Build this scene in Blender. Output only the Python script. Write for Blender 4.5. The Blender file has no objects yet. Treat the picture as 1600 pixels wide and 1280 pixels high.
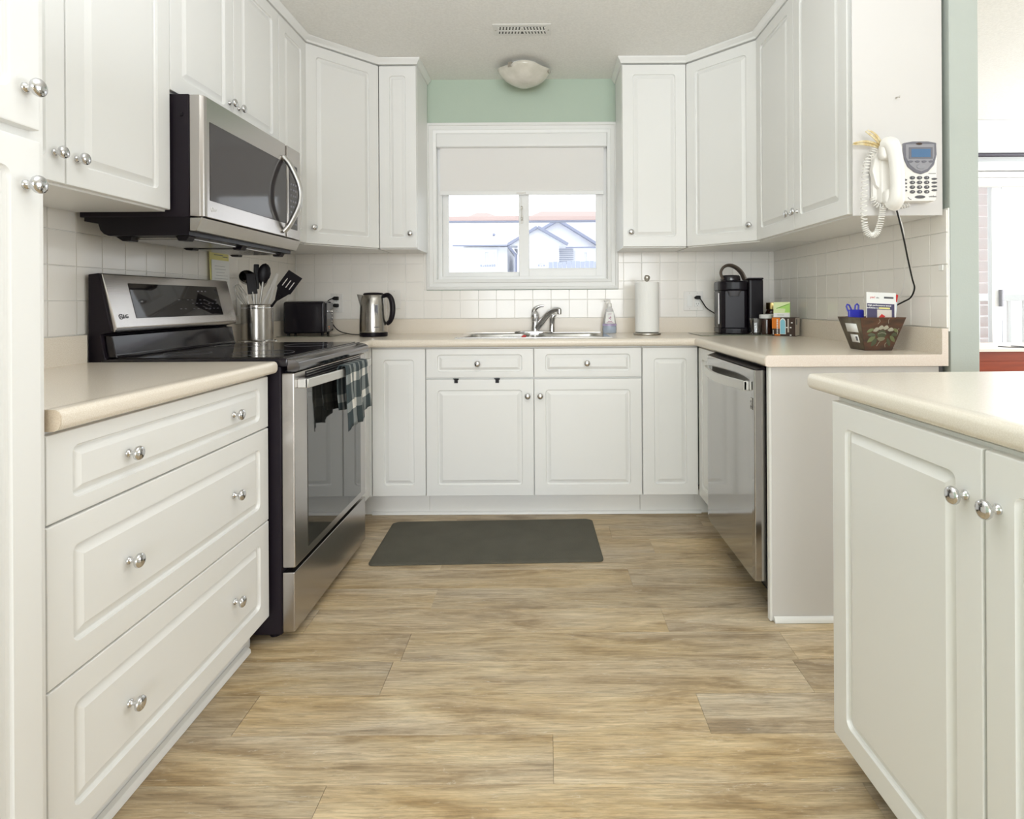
import bpy, bmesh, math, random
from math import pi, sin, cos, radians as R
from mathutils import Vector, Matrix
random.seed(7)
S = bpy.context.scene
C = S.collection
# ---------------- camera ----------------
F = 915.0; VX, VY = 852.0, 471.0; HC = 1.10
cd = bpy.data.cameras.new('camera'); cam = bpy.data.objects.new('camera', cd); C.objects.link(cam)
cd.sensor_width = 36; cd.lens = 36*F/1600; cd.shift_x = -(VX-800)/1600; cd.shift_y = -(640-VY)/1600
cd.clip_start = .02; cd.clip_end = 200
cam.matrix_world = Matrix.Translation((0, 0, HC)) @ Matrix.Rotation(R(90), 4, 'X') @ Matrix.Rotation(R(-.33), 4, 'Z')
S.camera = cam
# ---------------- world, light, exposure ----------------
w = bpy.data.worlds.new('world'); S.world = w; w.use_nodes = True
bg = w.node_tree.nodes['Background']; bg.inputs[0].default_value = (.93, .96, 1, 1); bg.inputs[1].default_value = 1.9
S.view_settings.view_transform = 'Standard'; S.view_settings.look = 'None'; S.view_settings.gamma = 1
S.view_settings.use_curve_mapping = False; S.view_settings.exposure = 0.28
S.cycles.diffuse_bounces = 8; S.cycles.max_bounces = 14
def area(name, loc, rot, sx, sy, power, col=(1, 1, 1)):
    l = bpy.data.lights.new(name, 'AREA'); l.shape = 'RECTANGLE'; l.size = sx; l.size_y = sy; l.energy = power; l.color = col
    o = bpy.data.objects.new(name, l); C.objects.link(o); o.location = loc; o.rotation_euler = rot; return o
# living-room windows behind the camera, added unseen fill lamp aimed up at the ceiling, windows of the open room on the right
area('living_room_window_light', (.4, -4.85, 1.35), (R(90), 0, 0), 3.6, 1.9, 178, (.905, .955, 1))
area('added_ceiling_fill_light', (.0, .80, 1.68), (R(180), 0, 0), .8, .5, 26, (.905, .955, 1))
area('side_window_light', (5.0, 1.3, 1.5), (R(90), 0, R(90)), 2.2, 1.7, 52, (.90, .95, 1))
area('dining_side_window_light', (5.0, 3.4, 1.5), (R(90), 0, R(90)), 1.6, 1.7, 60, (.95, .975, 1))

# ---------------- helpers ----------------
M = {}
def mat(name, col, rough=.5, metal=0, spec=.5, bump=None, trans=0, alpha=1, coat=0, emit=None, vary=None, aniso=0, ior=1.45):
    m = bpy.data.materials.new(name); m.use_nodes = True; nt = m.node_tree; b = nt.nodes['Principled BSDF']
    b.inputs['Base Color'].default_value = (*col, 1); b.inputs['Roughness'].default_value = rough
    b.inputs['Metallic'].default_value = metal; b.inputs['Specular IOR Level'].default_value = spec
    b.inputs['IOR'].default_value = ior
    if trans: b.inputs['Transmission Weight'].default_value = trans
    if alpha < 1: b.inputs['Alpha'].default_value = alpha
    if coat: b.inputs['Coat Weight'].default_value = coat; b.inputs['Coat Roughness'].default_value = .08
    if emit: b.inputs['Emission Color'].default_value = (*emit[0], 1); b.inputs['Emission Strength'].default_value = emit[1]
    tc = None
    if bump or vary:
        tc = nt.nodes.new('ShaderNodeTexCoord')
    if vary:   # (scale vec, colour2, detail, lo, hi)
        sc, c2, lo, hi = vary
        mp = nt.nodes.new('ShaderNodeMapping'); mp.inputs['Scale'].default_value = sc
        n = nt.nodes.new('ShaderNodeTexNoise'); n.inputs['Scale'].default_value = 1; n.inputs['Detail'].default_value = 4
        r = nt.nodes.new('ShaderNodeMapRange'); r.inputs[1].default_value = lo; r.inputs[2].default_value = hi
        mx = nt.nodes.new('ShaderNodeMix'); mx.data_type = 'RGBA'
        mx.inputs[6].default_value = (*col, 1); mx.inputs[7].default_value = (*c2, 1)
        L = nt.links; L.new(tc.outputs['Object'], mp.inputs[0]); L.new(mp.outputs[0], n.inputs['Vector'])
        L.new(n.outputs[0], r.inputs[0]); L.new(r.outputs[0], mx.inputs[0]); L.new(mx.outputs[2], b.inputs['Base Color'])
    if bump:
        sc, st = bump
        mp = nt.nodes.new('ShaderNodeMapping')
        mp.inputs['Scale'].default_value = sc if isinstance(sc, tuple) else (sc, sc, sc)
        n = nt.nodes.new('ShaderNodeTexNoise'); n.inputs['Scale'].default_value = 1; n.inputs['Detail'].default_value = 3
        bp = nt.nodes.new('ShaderNodeBump'); bp.inputs['Strength'].default_value = st; bp.inputs['Distance'].default_value = .002
        L = nt.links; L.new(tc.outputs['Object'], mp.inputs[0]); L.new(mp.outputs[0], n.inputs['Vector'])
        L.new(n.outputs[0], bp.inputs['Height']); L.new(bp.outputs[0], b.inputs['Normal'])
    M[name] = m; return m

mat('cab', (.80, .80, .785), .32, bump=(9, .06))
mat('cab_in', (.80, .77, .75), .5)
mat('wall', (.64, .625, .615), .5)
mat('mint', (.455, .545, .455), .6, bump=(160, .25))
mat('mint_pale', (.45, .49, .46), .6, bump=(160, .2))
mat('ceil', (.86, .85, .82), .8, bump=(130, .9), vary=((90, 90, 90), (.80, .79, .76), .35, .65))
mat('wall_taupe', (.42, .37, .33), .7)
mat('wall_grey', (.66, .68, .69), .7)
mat('trimw', (.80, .80, .785), .35)
mat('vinyl', (.82, .82, .81), .3)
mat('tile', (.89, .86, .815), .14, bump=(5, .08))
mat('grout', (.90, .89, .86), .7)
mat('counter', (.75, .67, .565), .22, vary=((420, 420, 420), (.82, .755, .66), .42, .6))
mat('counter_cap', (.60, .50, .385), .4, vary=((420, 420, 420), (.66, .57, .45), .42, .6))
mat('counter_edge', (.76, .66, .58), .4, vary=((420, 420, 420), (.80, .72, .65), .42, .6))
mat('counter_isl', (.78, .725, .635), .2, vary=((420, 420, 420), (.84, .79, .71), .42, .6))
mat('chrome', (.66, .66, .67), .08, 1)
mat('steel', (.50, .475, .455), .25, 1, bump=((3, 3, 500), .04))
mat('steel_v', (.44, .42, .39), .25, 1, bump=((3, 500, 3), .04))
mat('steel_dw', (.45, .44, .43), .10, 1)
mat('steel_soft', (.56, .55, .53), .34, 1)
mat('handle_steel', (.70, .69, .66), .48, 1)
mat('bronze', (.16, .13, .11), .35, .6)
mat('nickel', (.55, .52, .47), .3, 1)
mat('blk', (.008, .006, .009), .32, spec=.25)
mat('blk_side', (.014, .010, .015), .42, spec=.25, bump=(500, .15))
mat('blk_gloss', (.014, .012, .016), .10, spec=.5)
mat('glass_dark', (.014, .012, .013), .04, spec=.6)
mat('steel_dark', (.17, .165, .17), .12, 1)
mat('mw_glass', (.05, .045, .047), .07, spec=.5)
mat('oven_glass', (.02, .02, .018), .03, spec=.7, coat=.35, ior=1.55)
mat('mat_rubber', (.085, .080, .060), .75, bump=(260, .8), vary=((9, 9, 9), (.105, .098, .075), .3, .7))
mat('white_pl', (.82, .80, .77), .3)
mat('white', (.85, .85, .83), .5)
mat('paper', (.84, .84, .82), .8, bump=(120, .6))
mat('dark_grey', (.10, .10, .11), .4)
mat('grey_pl', (.17, .17, .20), .35)
mat('lcd', (.085, .17, .31), .3)
mat('red', (.62, .03, .025), .5)
mat('blue_pl', (.03, .035, .42), .3)
mat('purple', (.30, .02, .16), .4)
mat('gold', (.72, .52, .22), .28, 1)
mat('coffee', (.045, .015, .008), .15, coat=.5)
mat('orange', (.78, .22, .02), .5)
mat('brown_card', (.05, .028, .02), .5)
mat('cyan', (.28, .62, .76), .5)
mat('taupe', (.52, .47, .41), .6)
mat('green', (.42, .72, .16), .5)
mat('green_pale', (.72, .82, .45), .5)
mat('green_dark', (.14, .32, .06), .5)
mat('navy', (.07, .06, .13), .5)
mat('leaf_paint', (.15, .17, .075), .6)
mat('petal_paint', (.34, .32, .24), .6)
mat('basket', (.115, .05, .028), .35, vary=((14, 14, 50), (.05, .03, .022), .35, .65), coat=.4)
mat('basket_side', (.13, .105, .065), .45, vary=((30, 30, 30), (.08, .055, .035), .35, .65))
mat('palm', (.62, .47, .22), .6, vary=((60, 4, 60), (.74, .66, .45), .4, .6))
mat('yellow', (.80, .74, .30), .6)
mat('glass', (1, 1, 1), .02, trans=1, ior=1.45)
mat('glass_thin', (.95, .97, .97), .02, trans=1, ior=1.02)
mat('board', (.33, .34, .27), .12, alpha=.75, coat=.4)
mat('bottle_clear', (.86, .86, .88), .1, trans=.7, ior=1.1)
mat('soap', (.36, .50, .68), .2)
mat('soap_purple', (.42, .34, .52), .3)
mat('alabaster', (.60, .575, .50), .22, vary=((14, 14, 14), (.72, .69, .62), .35, .65), coat=.3)
mat('shade', (.80, .785, .77), .8)
mat('cherry', (.27, .045, .012), .3, vary=((3, 3, 40), (.19, .03, .01), .35, .65))
mat('cloth_w', (.72, .66, .60), .9, bump=(300, .5))
mat('rod', (.04, .035, .05), .35)
mat('siding', (.86, .87, .90), .7)
mat('roof', (.84, .84, .87), .8)
mat('fascia', (.30, .32, .42), .6)
mat('fence', (.42, .45, .55), .8)
mat('pale_pink', (.62, .47, .44), .8)
mat('louver', (.74, .66, .64), .6)
mat('concrete', (.6, .6, .6), .9)
mat('dark_hole', (.10, .10, .09), .8)
mat('rubber', (.012, .012, .012), .6, spec=.3)
mat('cable_w', (.80, .79, .76), .4)
mat('vent', (.76, .75, .72), .4)

def wood_floor():
    m = bpy.data.materials.new('floor_plank'); m.use_nodes = True; nt = m.node_tree; L = nt.links; b = nt.nodes['Principled BSDF']
    N = nt.nodes.new
    tc = N('ShaderNodeTexCoord'); oi = N('ShaderNodeObjectInfo')
    off = N('ShaderNodeVectorMath'); off.operation = 'SCALE'; off.inputs[3].default_value = 37
    cx = N('ShaderNodeCombineXYZ')
    L.new(oi.outputs['Random'], cx.inputs[0]); L.new(oi.outputs['Random'], cx.inputs[1]); L.new(oi.outputs['Random'], cx.inputs[2])
    L.new(cx.outputs[0], off.inputs[0])
    add = N('ShaderNodeVectorMath'); L.new(tc.outputs['Object'], add.inputs[0]); L.new(off.outputs[0], add.inputs[1])
    def noise(sc, det, rough=.6, dist=0):
        mp = N('ShaderNodeMapping'); mp.inputs['Scale'].default_value = sc; L.new(add.outputs[0], mp.inputs[0])
        n = N('ShaderNodeTexNoise'); n.inputs['Scale'].default_value = 1; n.inputs['Detail'].default_value = det
        n.inputs['Roughness'].default_value = rough; n.inputs['Distortion'].default_value = dist
        L.new(mp.outputs[0], n.inputs['Vector']); return n
    big = noise((2.6, 15, 1), 5, .62, .9); fine = noise((9, 170, 1), 6, .75, .9); streak = noise((9, 48, 1), 5, .8, 2.2); tone = noise((1.1, 5, 1), 2)
    cr = N('ShaderNodeValToRGB'); e = cr.color_ramp.elements
    e[0].position = .33; e[0].color = (.32, .225, .12, 1); e[1].position = .68; e[1].color = (.61, .495, .325, 1)
    x = e.new(.48); x.color = (.475, .36, .215, 1)
    L.new(big.outputs[0], cr.inputs[0])
    m1 = N('ShaderNodeMix'); m1.data_type = 'RGBA'; m1.blend_type = 'MULTIPLY'; m1.inputs[0].default_value = .75
    fr = N('ShaderNodeMapRange'); fr.inputs[1].default_value = .36; fr.inputs[2].default_value = .60; fr.inputs[3].default_value = .55; fr.inputs[4].default_value = 1.22
    L.new(fine.outputs[0], fr.inputs[0]); L.new(cr.outputs[0], m1.inputs[6]); L.new(fr.outputs[0], m1.inputs[7])
    sr = N('ShaderNodeMapRange'); sr.inputs[1].default_value = .58; sr.inputs[2].default_value = .70; sr.inputs[3].default_value = 0; sr.inputs[4].default_value = .6
    L.new(streak.outputs[0], sr.inputs[0])
    m2 = N('ShaderNodeMix'); m2.data_type = 'RGBA'; L.new(sr.outputs[0], m2.inputs[0]); L.new(m1.outputs[2], m2.inputs[6]); m2.inputs[7].default_value = (.68, .61, .50, 1)
    hs = N('ShaderNodeHueSaturation'); vr = N('ShaderNodeMapRange'); vr.inputs[3].default_value = .92; vr.inputs[4].default_value = 1.10
    L.new(oi.outputs['Random'], vr.inputs[0]); L.new(vr.outputs[0], hs.inputs['Value']); L.new(m2.outputs[2], hs.inputs['Color'])
    tr = N('ShaderNodeMapRange'); tr.inputs[1].default_value = .35; tr.inputs[2].default_value = .65; tr.inputs[3].default_value = .80; tr.inputs[4].default_value = 1.10
    L.new(tone.outputs[0], tr.inputs[0]); L.new(tr.outputs[0], hs.inputs['Saturation'])
    L.new(hs.outputs[0], b.inputs['Base Color']); b.inputs['Roughness'].default_value = .42
    bp = N('ShaderNodeBump'); bp.inputs['Strength'].default_value = .15; bp.inputs['Distance'].default_value = .001
    L.new(fine.outputs[0], bp.inputs['Height']); L.new(bp.outputs[0], b.inputs['Normal']); M['floor'] = m
wood_floor()
def towel_mat():
    m = bpy.data.materials.new('check_towel'); m.use_nodes = True; nt = m.node_tree; L = nt.links; b = nt.nodes['Principled BSDF']; N = nt.nodes.new
    tc = N('ShaderNodeTexCoord'); sp = N('ShaderNodeSeparateXYZ'); L.new(tc.outputs['UV'], sp.inputs[0])
    def band(sock, per, lo):
        a = N('ShaderNodeMath'); a.operation = 'MULTIPLY'; a.inputs[1].default_value = per; L.new(sock, a.inputs[0])
        f = N('ShaderNodeMath'); f.operation = 'FRACT'; L.new(a.outputs[0], f.inputs[0])
        g = N('ShaderNodeMath'); g.operation = 'GREATER_THAN'; g.inputs[1].default_value = lo; L.new(f.outputs[0], g.inputs[0]); return g.outputs[0]
    u = band(sp.outputs[0], 5, .62); v = band(sp.outputs[1], 4.2, .66)
    s = N('ShaderNodeMath'); s.operation = 'ADD'; L.new(u, s.inputs[0]); L.new(v, s.inputs[1])
    cr = N('ShaderNodeValToRGB'); cr.color_ramp.interpolation = 'CONSTANT'; e = cr.color_ramp.elements
    e[0].color = (.035, .05, .055, 1); e[1].position = .4; e[1].color = (.20, .22, .22, 1); q = e.new(.8); q.color = (.70, .68, .63, 1)
    h = N('ShaderNodeMath'); h.operation = 'MULTIPLY'; h.inputs[1].default_value = .5; L.new(s.outputs[0], h.inputs[0]); L.new(h.outputs[0], cr.inputs[0])
    L.new(cr.outputs[0], b.inputs['Base Color']); b.inputs['Roughness'].default_value = .9; M['towel'] = m
towel_mat()

def newbm(): return bmesh.new()
def box(bm, x0, x1, y0, y1, z0, z1, bev=0, seg=2, mtx=None):
    vs = [bm.verts.new((x, y, z)) for z in (z0, z1) for y in (y0, y1) for x in (x0, x1)]
    fs = []
    for q in ((0, 2, 3, 1), (4, 5, 7, 6), (0, 1, 5, 4), (2, 6, 7, 3), (0, 4, 6, 2), (1, 3, 7, 5)):
        fs.append(bm.faces.new([vs[i] for i in q]))
    if mtx: bmesh.ops.transform(bm, matrix=mtx, verts=vs)
    if bev:
        es = list({e for f in fs for e in f.edges})
        bmesh.ops.bevel(bm, geom=es, offset=bev, segments=seg, affect='EDGES', profile=.5, clamp_overlap=True)
    return bm
def prism(bm, poly, a0, a1, axis='y', bev=0, seg=2, mtx=None):
    """poly: 2D points; axis y: (x,z) extruded in y; z: (x,y) in z; x: (y,z) in x"""
    def P(p, a):
        return {'y': (p[0], a, p[1]), 'z': (p[0], p[1], a), 'x': (a, p[0], p[1])}[axis]
    A = [bm.verts.new(P(p, a0)) for p in poly]; B = [bm.verts.new(P(p, a1)) for p in poly]
    fs = [bm.faces.new(A), bm.faces.new(list(reversed(B)))]
    n = len(poly)
    for i in range(n):
        j = (i+1) % n; fs.append(bm.faces.new((A[j], A[i], B[i], B[j])))
    bmesh.ops.recalc_face_normals(bm, faces=fs)
    if mtx: bmesh.ops.transform(bm, matrix=mtx, verts=A+B)
    if bev:
        es = list({e for f in fs for e in f.edges})
        bmesh.ops.bevel(bm, geom=es, offset=bev, segments=seg, affect='EDGES', profile=.5, clamp_overlap=True)
    return bm
def lathe(bm, prof, n=24, mtx=None, caps=True, sx=1, sy=1):
    rings = []; vs = []
    for r, z in prof:
        ring = [bm.verts.new((r*cos(2*pi*i/n)*sx, r*sin(2*pi*i/n)*sy, z)) for i in range(n)]
        rings.append(ring); vs += ring
    fs = []
    for a, b in zip(rings, rings[1:]):
        for i in range(n):
            j = (i+1) % n; fs.append(bm.faces.new((a[i], a[j], b[j], b[i])))
    if caps:
        fs.append(bm.faces.new(list(reversed(rings[0])))); fs.append(bm.faces.new(rings[-1]))
    bmesh.ops.recalc_face_normals(bm, faces=fs)
    if mtx: bmesh.ops.transform(bm, matrix=mtx, verts=vs)
    return bm
def tube(bm, pts, r, n=8, sx=1.0, sy=1.0):
    pts = [Vector(p) for p in pts]; m = len(pts)
    rr = r if isinstance(r, (list, tuple)) else [r]*m
    T = []
    for i in range(m):
        a = pts[max(i-1, 0)]; b = pts[min(i+1, m-1)]; T.append((b-a).normalized())
    up = Vector((0, 0, 1)) if abs(T[0].z) < .9 else Vector((0, 1, 0))
    nrm = (up - T[0]*up.dot(T[0])).normalized(); rings = []
    for i in range(m):
        nrm = (nrm - T[i]*nrm.dot(T[i])).normalized(); bi = T[i].cross(nrm)
        rings.append([bm.verts.new(pts[i] + (nrm*cos(2*pi*k/n)*sx + bi*sin(2*pi*k/n)*sy)*rr[i]) for k in range(n)])
    fs = []
    for a, b in zip(rings, rings[1:]):
        for i in range(n):
            j = (i+1) % n; fs.append(bm.faces.new((a[i], a[j], b[j], b[i])))
    fs.append(bm.faces.new(list(reversed(rings[0])))); fs.append(bm.faces.new(rings[-1]))
    bmesh.ops.recalc_face_normals(bm, faces=fs)
    return bm
def smooth_path(pts, k=6):
    P = [Vector(p) for p in pts]; out = []
    for i in range(len(P)-1):
        p0 = P[max(i-1, 0)]; p1 = P[i]; p2 = P[i+1]; p3 = P[min(i+2, len(P)-1)]
        for t in range(k):
            t /= k
            out.append(.5*((2*p1)+(-p0+p2)*t+(2*p0-5*p1+4*p2-p3)*t*t+(-p0+3*p1-3*p2+p3)*t**3))
    out.append(P[-1]); return out
def sweep(bm, path, prof, z=0, cap=True):
    """path: 2D points; prof: (d, z), d to the right-hand side of travel"""
    P = [Vector(p) for p in path]; m = len(P); rings = []
    for i in range(m):
        if i == 0: d = (P[1]-P[0]).normalized(); n = Vector((d.y, -d.x)); s = 1
        elif i == m-1: d = (P[-1]-P[-2]).normalized(); n = Vector((d.y, -d.x)); s = 1
        else:
            d1 = (P[i]-P[i-1]).normalized(); d2 = (P[i+1]-P[i]).normalized()
            n1 = Vector((d1.y, -d1.x)); n2 = Vector((d2.y, -d2.x)); n = (n1+n2).normalized(); s = 1/max(.2, n.dot(n1))
        rings.append([bm.verts.new((P[i].x+n.x*q[0]*s, P[i].y+n.y*q[0]*s, z+q[1])) for q in prof])
    fs = []; k = len(prof)
    for a, b in zip(rings, rings[1:]):
        for i in range(k):
            j = (i+1) % k; fs.append(bm.faces.new((a[i], a[j], b[j], b[i])))
    if cap: fs.append(bm.faces.new(list(reversed(rings[0])))); fs.append(bm.faces.new(rings[-1]))
    bmesh.ops.recalc_face_normals(bm, faces=fs)
    return bm
def mesh(name, bm, m, angle=38):
    for f in bm.faces: f.smooth = True
    bm.normal_update()
    for e in bm.edges:
        if len(e.link_faces) == 2 and e.calc_face_angle(0) > R(angle): e.smooth = False
    # area-weighted corner normals, so flat faces next to small bevels stay flat
    bm.faces.index_update(); nrm = []
    for f in bm.faces:
        for lp in f.loops:
            v = lp.vert; seen = {f}; st_ = [f]; acc = Vector((0, 0, 0))
            while st_:
                g = st_.pop(); acc += g.normal*(g.calc_area()+1e-12)
                for e in g.edges:
                    if v in e.verts and e.smooth:
                        for h in e.link_faces:
                            if h not in seen: seen.add(h); st_.append(h)
            nrm.append(acc.normalized() if acc.length > 0 else f.normal)
    me = bpy.data.meshes.new(name); bm.to_mesh(me); bm.free()
    me.normals_split_custom_set(nrm)
    me.materials.append(M[m] if isinstance(m, str) else m); return me
def place(name, me, parent=None, loc=(0, 0, 0), rot=(0, 0, 0), label=None, kind=None):
    o = bpy.data.objects.new(name, me); C.objects.link(o); o.location = loc; o.rotation_euler = rot
    if parent: o.parent = parent
    if label: o['label'] = label
    if kind: o['kind'] = kind
    return o
def obj(name, bm, m, parent=None, loc=(0, 0, 0), rot=(0, 0, 0), label=None, kind=None, angle=38):
    return place(name, mesh(name, bm, m, angle), parent, loc, rot, label, kind)
def tag(o, label, cat, group=None):
    o['label'] = label; o['category'] = cat
    if group: o['group'] = group
    return o
def thing(name, label, cat, loc=(0, 0, 0), rz=0, group=None):
    o = bpy.data.objects.new(name, None); C.objects.link(o); o.location = loc; o.rotation_euler = (0, 0, rz)
    o.empty_display_size = .05; return tag(o, label, cat, group)
def struct(name, bm, m, label=None):
    o = obj(name, bm, m, None, kind='structure')
    if label: o['label'] = label
    return o
def text(name, s, size, m, parent, loc, rot, ext=.0003, label=None, bold=0, sx=1):
    cu = bpy.data.curves.new(name, 'FONT'); cu.body = s; cu.size = size; cu.extrude = ext; cu.align_x = 'CENTER'; cu.align_y = 'CENTER'; cu.offset = bold
    t = bpy.data.objects.new(name, cu); C.objects.link(t)
    dg = bpy.context.evaluated_depsgraph_get(); me = bpy.data.meshes.new_from_object(t.evaluated_get(dg))
    bpy.data.objects.remove(t); me.materials.clear(); me.materials.append(M[m])
    o = place(name, me, parent, loc, rot, label); o.scale = (sx, 1, 1); return o
RX = lambda a: Matrix.Rotation(R(a), 4, 'X')
RY = lambda a: Matrix.Rotation(R(a), 4, 'Y')
RZ = lambda a: Matrix.Rotation(R(a), 4, 'Z')
T = lambda x, y, z: Matrix.Translation((x, y, z))

# ---------------- cabinet fronts ----------------
def rrect(x0, x1, z0, z1, r, n=4):
    out = []
    for cx, cz, a0 in ((x1-r, z0+r, -90), (x1-r, z1-r, 0), (x0+r, z1-r, 90), (x0+r, z0+r, 180)):
        for i in range(n+1):
            a = R(a0+90*i/n); out.append((cx+r*cos(a), cz+r*sin(a)))
    return out
def front_bm(w_, h, t=.019, fr=.057):
    fz = .030 if h < .2 else .054
    sl = .026 if min(w_, h) > .21 else .022
    bm = newbm(); rings = []
    spec = [(0, 0, .002), (0, -t+.004, .002), (.0012, -t+.0012, .002), (.004, -t, .002), (fr, -t, .016), (fr+.0015, -t+.0065, .0145),
            (fr+.005, -t+.0095, .010), (fr+.008, -t+.0095, .004), (fr+sl-.002, -t+.0016, .001), (fr+sl, -t+.0005, .0006)]
    for ins, y, r in spec:
        rings.append([bm.verts.new((x, y, z)) for x, z in rrect(ins, w_-ins, ins*1.0 if ins < .05 else ins-fr+fz, h-(ins if ins < .05 else ins-fr+fz), r)])
    for a, b in zip(rings, rings[1:]):
        n = len(a)
        for i in range(n):
            j = (i+1) % n; bm.faces.new((a[i], a[j], b[j], b[i]))
    bm.faces.new(rings[-1]); bm.faces.new(list(reversed(rings[0])))
    bmesh.ops.recalc_face_normals(bm, faces=bm.faces[:])
    return bm
kb = newbm()
lathe(kb, [(.0085, 0), (.0085, .0025), (.007, .004), (.0045, .006), (.004, .012), (.0055, .015), (.011, .0165), (.0145, .0195), (.0155, .023),
           (.0145, .0265), (.011, .029), (.006, .0305), (.001, .031)], 20, RX(90))
KNOB = mesh('knob', kb, 'chrome', 60)
FM = {}
def cabinet(name, label, cat, loc, rz, w_, z0, z1, depth, fronts, toe=False, group=None, toe_h=.105, toe_in=.07, body_m='cab', toe_m='cab'):
    root = thing(name, label, cat, (loc[0], loc[1], 0 if toe else z0), rz, group)
    b = 0 if toe else z0
    bm = newbm(); box(bm, 0, w_, 0, depth, (toe_h if toe else z0)-b, z1-b, .0008, 1)
    obj('body', bm, body_m, root)
    if toe:
        bm = newbm(); box(bm, 0, w_, toe_in, toe_in+.02, .001, toe_h)
        obj('toe_kick', bm, toe_m, root)
    g = .0015
    for nm, x0, x1, a, c, knobs in fronts:
        key = (round(x1-x0, 4), round(c-a, 4))
        if key not in FM: FM[key] = mesh('front', front_bm(x1-x0-2*g, c-a-2*g), 'cab', 25)
        d = place(nm, FM[key], root, (x0+g, 0, a+g-b))
        for kx, kz in knobs: place('knob', KNOB, d, (kx-x0-g, -.019, kz-a-g))
    return root
# ================= SETTING =================
XL, XR, YB, ZC = -1.50, 1.375, 3.505, 2.43
# floor: base slab plus planks
fl = struct('floor', box(newbm(), -1.6, 5.2, -5.1, 4.6, -.06, -.006), 'brown_card')
PW, PL = .1525, 1.22; pm = {}
row = 0; y = 3.47
y0 = -.9
rows = int((3.47-y0)/PW)+1
for r_ in range(rows):
    ya = 3.47-PW*(r_+1); x = -1.5-random.uniform(.1, 1.1)
    while x < 1.9:
        xa, xb = max(x, -1.495), min(x+PL, 1.95)
        if xb-xa > .02:
            k = round(xb-xa, 3)
            if k not in pm: pm[k] = mesh('plank', box(newbm(), 0, k-.0007, 0, PW-.0007, -.0055, 0, .0004, 1), 'floor')
            place('plank', pm[k], fl, (xa, ya, 0))
        x += PL
# plain continuation of the same planks, out of sight
obj('plank_strip', box(newbm(), -1.495, 5.1, -5.0, y0-.14, -.0055, 0), 'floor', fl)
obj('plank_strip', box(newbm(), 1.951, 5.1, y0-.138, 4.4, -.0055, 0), 'floor', fl)
struct('ceiling', box(newbm(), -1.6, 5.2, -5.1, 4.6, ZC, ZC+.08), 'ceil')
struct('wall_left', box(newbm(), XL-.1, XL, -5.1, YB+.1, 0, ZC), 'mint')
WL = bpy.data.objects['wall_left']
WX0, WX1, WZ0, WZ1 = -.655, .383, 1.222, 2.118     # window opening
bm = newbm()
box(bm, XL, WX0, YB, YB+.12, 0, ZC); box(bm, WX1, XR, YB, YB+.12, 0, ZC)
box(bm, WX0, WX1, YB, YB+.12, 0, WZ0); box(bm, WX0, WX1, YB, YB+.12, WZ1, ZC)
WB = struct('wall_back', bm, 'mint')
bm = newbm(); box(bm, XR, XR+.10, 1.987, 4.41, 0, ZC, .006, 2)
WR = struct('wall_right', bm, 'mint_pale')
bm = newbm(); box(bm, XR+.10, 2.6, 4.41, 4.5, 0, ZC); box(bm, 4.3, 5.2, 4.41, 4.5, 0, ZC); box(bm, 2.6, 4.3, 4.41, 4.5, 2.13, ZC)
struct('wall_dining', bm, 'wall_grey')
struct('wall_far_right', box(newbm(), 5.1, 5.2, -5.1, 4.5, 0, ZC), 'wall_grey')
bm = newbm(); box(bm, -1.5, 5.1, -5.1, -5.0, 0, ZC)
struct('wall_rear', bm, 'wall_taupe')
# tile backsplash
tm = {}
def tile(parent, kind, a0, a1, z0, z1):
    wd, hd = a1-a0, z1-z0
    if wd < .012 or hd < .012: return
    k = (kind, round(wd, 3), round(hd, 3))
    if k not in tm:
        g = .0011; bm = newbm(); t = .006
        if kind == 'b': box(bm, g, wd-g, -t, 0, g, hd-g, .0014, 2)
        elif kind == 'l': box(bm, 0, t, g, wd-g, g, hd-g, .0014, 2)
        else: box(bm, -t, 0, g, wd-g, g, hd-g, .0014, 2)
        tm[k] = mesh('tile', bm, 'tile')
    tl = random.uniform(-.25, .25); tw = random.uniform(-.25, .25)
    loc = {'b': (a0, YB-.003, z0), 'l': (XL+.003, a0, z0), 'r': (XR-.003, a0, z0)}[kind]
    rot = (R(tl), 0, R(tw)) if kind == 'b' else (0, R(tl), R(tw))
    place('tile', tm[k], parent, loc, rot)
P = .109; RZ0 = 1.001
obj('grout', box(newbm(), XL+.001, XR-.001, YB-.0045, YB, .99, 1.165), 'grout', WB)
obj('grout', box(newbm(), XL+.001, -.709, YB-.0045, YB, 1.165, 1.41), 'grout', WB)
obj('grout', box(newbm(), .437, XR-.001, YB-.0045, YB, 1.165, 1.41), 'grout', WB)
obj('grout', box(newbm(), XL, XL+.0045, 1.04, YB-.001, .90, 1.41), 'grout', WL)
obj('grout', box(newbm(), XR-.0045, XR, 1.99, YB-.001, .99, 1.41), 'grout', WR)
CX0, CX1, CZ0 = -.708, .436, 1.172        # casing outside
for r_ in range(4):
    z0 = RZ0+P*r_; z1 = min(z0+P, 1.405)
    k = -8
    while True:
        a0 = -.725+.1085*k; a1 = a0+.1085; k += 1
        if a0 > XR-.01: break
        a0c, a1c = max(a0, XL+.006), min(a1, XR-.006)
        if a1c <= a0c: continue
        if a1 > CX0 and a0 < CX1 and z1 > CZ0:
            if z0 < CZ0-.02: tile(WB, 'b', a0c, a1c, z0, CZ0-.002)
            if a0c < CX0: tile(WB, 'b', a0c, CX0-.001, max(z0, CZ0) if z0 < CZ0 else z0, z1)
            if a1c > CX1: tile(WB, 'b', CX1+.001, a1c, max(z0, CZ0) if z0 < CZ0 else z0, z1)
        else: tile(WB, 'b', a0c, a1c, z0, z1)
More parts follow.
